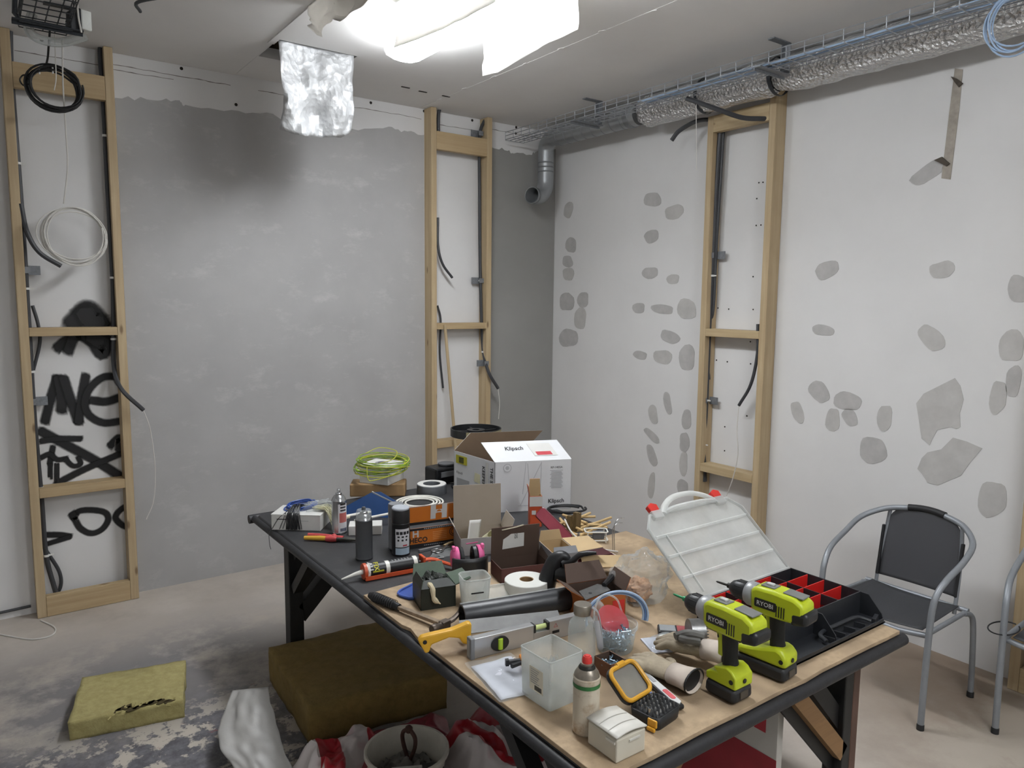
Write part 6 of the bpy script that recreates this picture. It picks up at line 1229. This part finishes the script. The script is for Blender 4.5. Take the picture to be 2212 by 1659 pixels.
# ================================================================== work gloves
gl_b, gl_g = mat('glove_beige', 'a09480', .85, var=.15, scale=25, bump=.3, bscale=120), mat('glove_grey', '6b6a66', .8, var=.15, scale=25)
def glove(label, wrist, tipdir, rz, curl, seed, cuff=True):
    t = thing('work_glove', label, 'glove', wrist, rz, 'work gloves'); rr = random.Random(seed); mb = MB()
    mb.tube([(-.01, 0, .026), (.03, 0, .026), (.075, 0, .024), (.10, 0, .022)], [.034, .038, .042, .036], 16, flat=1.0)
    for v in mb.v: v.z = .004+(v.z+.02)*.55
    F = [(-.032, .060, -.10), (-.011, .072, -.03), (.011, .070, .04), (.031, .056, .12)]
    for k, (y, L_, sp) in enumerate(F):
        z = .022; P_ = [V((.085, y, z)), V((.085+L_*.4, y+sp*L_*.4, z+.010)), V((.085+L_*.75, y+sp*L_*.8, z+.006-curl*.010)), V((.085+L_, y+sp*L_, z-curl*.012+.002))]
        mb.tube(smooth_path(P_, 4), [.0125]*6+[.0115]*4+[.010, .009, .006], 10); mb.ball(P_[-1], .0085, 8)
    mb.tube(smooth_path([(.03, -.030, .022), (.055, -.058, .026), (.085, -.070, .020)], 4), [.013, .013, .0125, .012, .0115, .011, .010, .008, .006], 10)
    o = mb.build('hand', gl_b, t); q = o.modifiers.new('skin', 'REMESH'); q.mode = 'VOXEL'; q.voxel_size = .0032; q.use_smooth_shade = True; s_ = o.modifiers.new('soft', 'SMOOTH'); s_.factor = .6; s_.iterations = 6
    mb = MB(); mb.tube([(.015, 0, .024), (-.02, 0, .027), (-.055, 0, .030)], [.037, .038, .044], 20, caps=False); 
    for v in mb.v: v.z = .003+(v.z+.014)*.70
    c_ = mb.build('cuff', mat('glove_cuff', 'c4b8ac', .8, var=.1), t, solid=.003)
    mb = MB(); mb.tube([(-.052, .0, .030), (-.056, 0, .030)], [.0445, .045], 20, caps=False)
    for v in mb.v: v.z = .003+(v.z+.014)*.70
    mb.build('cuff_hem', black_rub, t, solid=.004)
    mb = MB(); mb.tube([(-.048, 0, .029), (-.044, 0, .029)], .0405, 20)
    for v in mb.v: v.z = .003+(v.z+.014)*.70
    mb.build('cuff_shade', black_rub, t)  # black disc closing the cuff, its colour stands for the shade inside
    return t
w1, f1 = PB(1528, 1440), PB(1375, 1400); g1 = glove('beige work glove with curled fingers lying by the screw tub', w1-V((0, 0, 0)), 0, along(w1, f1), .6, 1); g1.location = w1+(f1-w1).normalized()*.0+V((0, .0, .022))
w2, f2 = PB(1462, 1480), PB(1392, 1448); g2 = glove('beige work glove with its dark cuff opening toward the table edge', w2, 0, along(w2, f2), .2, 2)
m = MB(); m.tube(smooth_path([(.02, -.02, .058), (.06, .0, .066), (.09, .03, .06)], 4), .012, 8).build('grey_pad', gl_g, g1); MB().tube(smooth_path([(.02, .02, .056), (.05, .035, .06), (.075, .03, .058)], 4), .011, 8).build('grey_pad', gl_g, g1)

# ================================================================== under the table
def rw_mat():
    t = NT('red_white_film'); v = t.coord('Object'); n = t.noise(v, 7, 2); wv = t.new('ShaderNodeTexWave'); wv.inputs['Scale'].default_value = 1.5; wv.inputs['Distortion'].default_value = 9.0; wv.inputs['Detail'].default_value = 1.5; t.link(v, wv.inputs['Vector'])
    c = t.mix(t.ramp(wv.outputs['Fac'], .50, .54), srgb('c4bcba'), srgb('a3202b')); c = t.mix(t.math('MULTIPLY', t.ramp(n, .55, .6), .35), c, srgb('b9848c')); t.link(c, t.b.inputs['Base Color']); t.b.inputs['Roughness'].default_value = .4; t.bump(t.noise(v, 30, 4), .3, .006); return t.m
rw = rw_mat(); wbag = mat('white_film', '979591', .45, var=.06, bump=.25, bscale=25)
def fl(x, y, z=0.0): p = atz(x, y, z); return V((p.x, p.y, 0))
TL, TR, BR, BL = atz(502, 1492, .17), atz(578, 1484, .19), atz(640, 1690, .01), atz(548, 1700, .01); oS = V((BL.x, BL.y, .0))
def sackf(a, b):
    p = TL.lerp(TR, a).lerp(BL.lerp(BR, a), b); q = V((a*2.2, b*3.0, 1.7)); n_ = V((-.62, -.45, .35))
    p = p+n_*(.05*math.sin(math.pi*b)*(1-.4*a)+.028*mnoise.noise(q)+.012*mnoise.noise(q*3))+V((-.06, .02, 0))*math.sin(math.pi*b)*(1-a)
    p.x = min(p.x, -2.992); p.z = max(p.z, .002); return p-oS
o = MB().grid(sackf, 26, 34).build('plastic_sack', wbag, None, smooth=40, solid=.002); o.location = oS; tag(o, 'white plastic sack leaning against the end of the large rock wool slab', 'sack')
def floor_sheet(label, c, w, d, rz, h, seed, m, hole=None):
    mb = MB()
    def fn(a, b):
        x, y = (a-.5)*w, (b-.5)*d; e = min(a, 1-a, b, 1-b); q = V((x*5+seed, y*5, seed*.3))
        k = 1+.25*mnoise.noise(V((math.atan2(y, x)*1.5, seed, 0)))
        r1 = .5+.8*mnoise.noise(q); r2 = 1-abs(mnoise.noise(q*1.6+V((3, 1, 0))))*1.5
        z = h*(.6*max(0, r1)+.28*max(0, r2)+.08*mnoise.noise(q*5))*min(1, e*5)+.002; z = max(z, .0015)
        wx = c[0]+math.cos(rz)*x*k-math.sin(rz)*y*k; wy = c[1]+math.sin(rz)*x*k+math.cos(rz)*y*k
        if hole:
            dd = math.hypot(wx-hole[0], wy-hole[1]); z *= max(0, min(1, (dd-hole[2])/.06)); z = max(z, .0015)
        return V((x*k+.02*mnoise.noise(q*1.7), y*k+.02*mnoise.noise(q*1.9+V((5, 5, 5))), z))
    mb.grid(fn, 60, 50); o = mb.build('plastic_sheet', m, None, smooth=50); o.location = (c[0], c[1], .0005); o.rotation_euler.z = rz
    return tag(o, label, 'sheet', 'crumpled plastic sheets')
HB = (-2.78, -2.59, .165)
floor_sheet('crumpled red and white plastic sheet between the slab and the bucket', (-2.93, -2.385), .36, .30, .1, .20, 2.7, rw, HB)
floor_sheet('red and white plastic sheet crumpled behind and beside the bucket', (-2.42, -2.72), .50, .62, .4, .22, 9.4, rw, HB)
floor_sheet('pink and red plastic sheet lying against the near face of the slab', (-2.63, -2.345), .34, .18, -.1, .10, 5.1, mat('red_film', '8f3a44', .4, var=.25, scale=8, bump=.3, bscale=20), HB)
bc = V((-2.78, -2.59, 0)); t = thing('bucket', 'white plastic bucket with hand tools and rags under the table', 'bucket', bc, 0)
MB().lathe([(.0001, .002), (.12, .002), (.125, .008), (.150, .135), (.158, .137), (.158, .150), (.154, .152), (.147, .150), (.120, .012), (.0001, .010)], 36, None, False, False).build('shell', mat('bucket_white', 'c9c4b8', .5), t); MB().box((-.155, -.02, .130), (.02, .03, .02)).build('handle_lug', mat('bucket_white', 'c9c4b8'), t, smooth=0, bevel=.003)
MB().tube(smooth_path([(-.155, -.02, .14), (-.16, -.10, .150), (-.06, -.155, .157), (.0, -.16, .155)], 5), .003, 6).build('bail', white_pl, t)
t = thing('rag', 'dark stained rag filling the white bucket', 'rag', bc+V((0, 0, .012)), 0); MB().grid(lambda a, b: V((.105*math.sqrt(a)*math.cos(2*math.pi*b), .105*math.sqrt(a)*math.sin(2*math.pi*b), .055+.035*mnoise.noise(V((a*3*math.cos(2*math.pi*b)*2, a*3*math.sin(2*math.pi*b)*2, 4))))), 14, 40).build('cloth', mat('rag_grey', '7d7a74', .8, var=.4, scale=12), t)
t = thing('putty_knife', 'white handled putty knife lying in the bucket', 'knife', bc+V((-.06, -.04, .10)), -.4); MB().tube([(-.02, 0, .01), (.09, .01, .0)], [.010, .008], 8).build('handle', white_pl, t); MB().box((.13, .012, -.002), (.08, .04, .002)).build('blade', steel_b, t, smooth=0)
t = thing('pliers', 'rusty pliers standing in the white bucket', 'pliers', bc+V((.03, .04, .07)), .5); rb = mat('rusty_tool', '4a3028', .7, .3, var=.3, scale=50)
for s_ in (-1, 1): MB().tube(smooth_path([(0, s_*.004, .0), (s_*.006, s_*.03, .06), (s_*.004, s_*.03, .10), (0, s_*.006, .125)], 5), .008, 8).build('handle', rb, t)
MB().ball((0, 0, .125), .016, 8).build('jaw', rb, t)
# flattened printed carton under the near end
t = thing('printed_carton', 'flat white and red printed carton standing under the near table end', 'box', (-1.935, -3.32, 0), 0); Lc = .54
MB().box((0, 0, .28), (.03, Lc, .56)).build('body', mat('carton_offwhite', 'c4c0b9', .65, var=.04), t, smooth=0, bevel=.002)
def cf(y, z, off=.0006): return V((-.015-off, y, z))
quad('red_print', [cf(Lc/2, 0), cf(-Lc/2, 0), cf(-Lc/2, .325), cf(Lc/2, .325)], mat('print_dark_red', '9a3038', .6), t); quad('red_print', [cf(-Lc/2+.09, .40), cf(-Lc/2+.045, .40), cf(-Lc/2+.045, .475), cf(-Lc/2+.09, .475)], red_print, t); text('PU', .07, cf(-Lc/2+.15, .45, .0012), (0, -1, 0), uz, mat('print_charcoal', '5a5654', .6), t)

# ================================================================== pieces that belong to a part
SUBPARTS = {'battery_catch': 'battery', 'strap_hole': 'foot', 'vent': 'housing', 'top_panel': 'housing', 'speed_frame': 'housing', 'speed_switch': 'housing', 'name_plate': 'housing', 'rear_cap': 'housing', 'chuck_rib': 'chuck', 'bit': 'chuck',
            'grip_rib': 'grip', 'tooth': 'cup', 'pilot_bit': 'cup', 'label_print': 'label', 'pictogram': 'label', 'cap_disc': 'cap', 'foot_cap': 'arm_rail', 'top_sleeve': 'backrest', 'edge_sleeve': 'backrest', 'spiral_seam': 'spiral_pipe', 'crimp_ring': 'elbow', 'collar': 'elbow',
            'handle_lug': 'shell', 'bail': 'shell', 'rim_print': 'rim_label', 'rim_label': 'upper_flange', 'spoke': 'upper_flange', 'hub_ring': 'upper_flange', 'red_panel': 'body', 'slot': 'body', 'seam': 'lid', 'handle_rib': 'base', 'catch_rail': 'base', 'vial_holder': 'beam'}
for r in [o for o in COL.objects if o.parent is None and o.type == 'EMPTY']:
    first = {}
    for c in r.children:
        k = c.name.split('.')[0]; first.setdefault(k, c)
    moved = []
    for c in r.children:
        q = first.get(SUBPARTS.get(c.name.split('.')[0], ''))
        if q is not None and q is not c and q.location.length < 1e-9 and not c.children and q.name.split('.')[0] not in ('rim_label',): moved.append((c, q))
    taken = {id(c) for c, q in moved}
    for c, q in moved:
        if id(q) not in taken: c.parent = q
    for c in list(r.children):
        if c.name.split('.')[0] == 'lettering' and 'housing' in first: c.parent = first['housing']
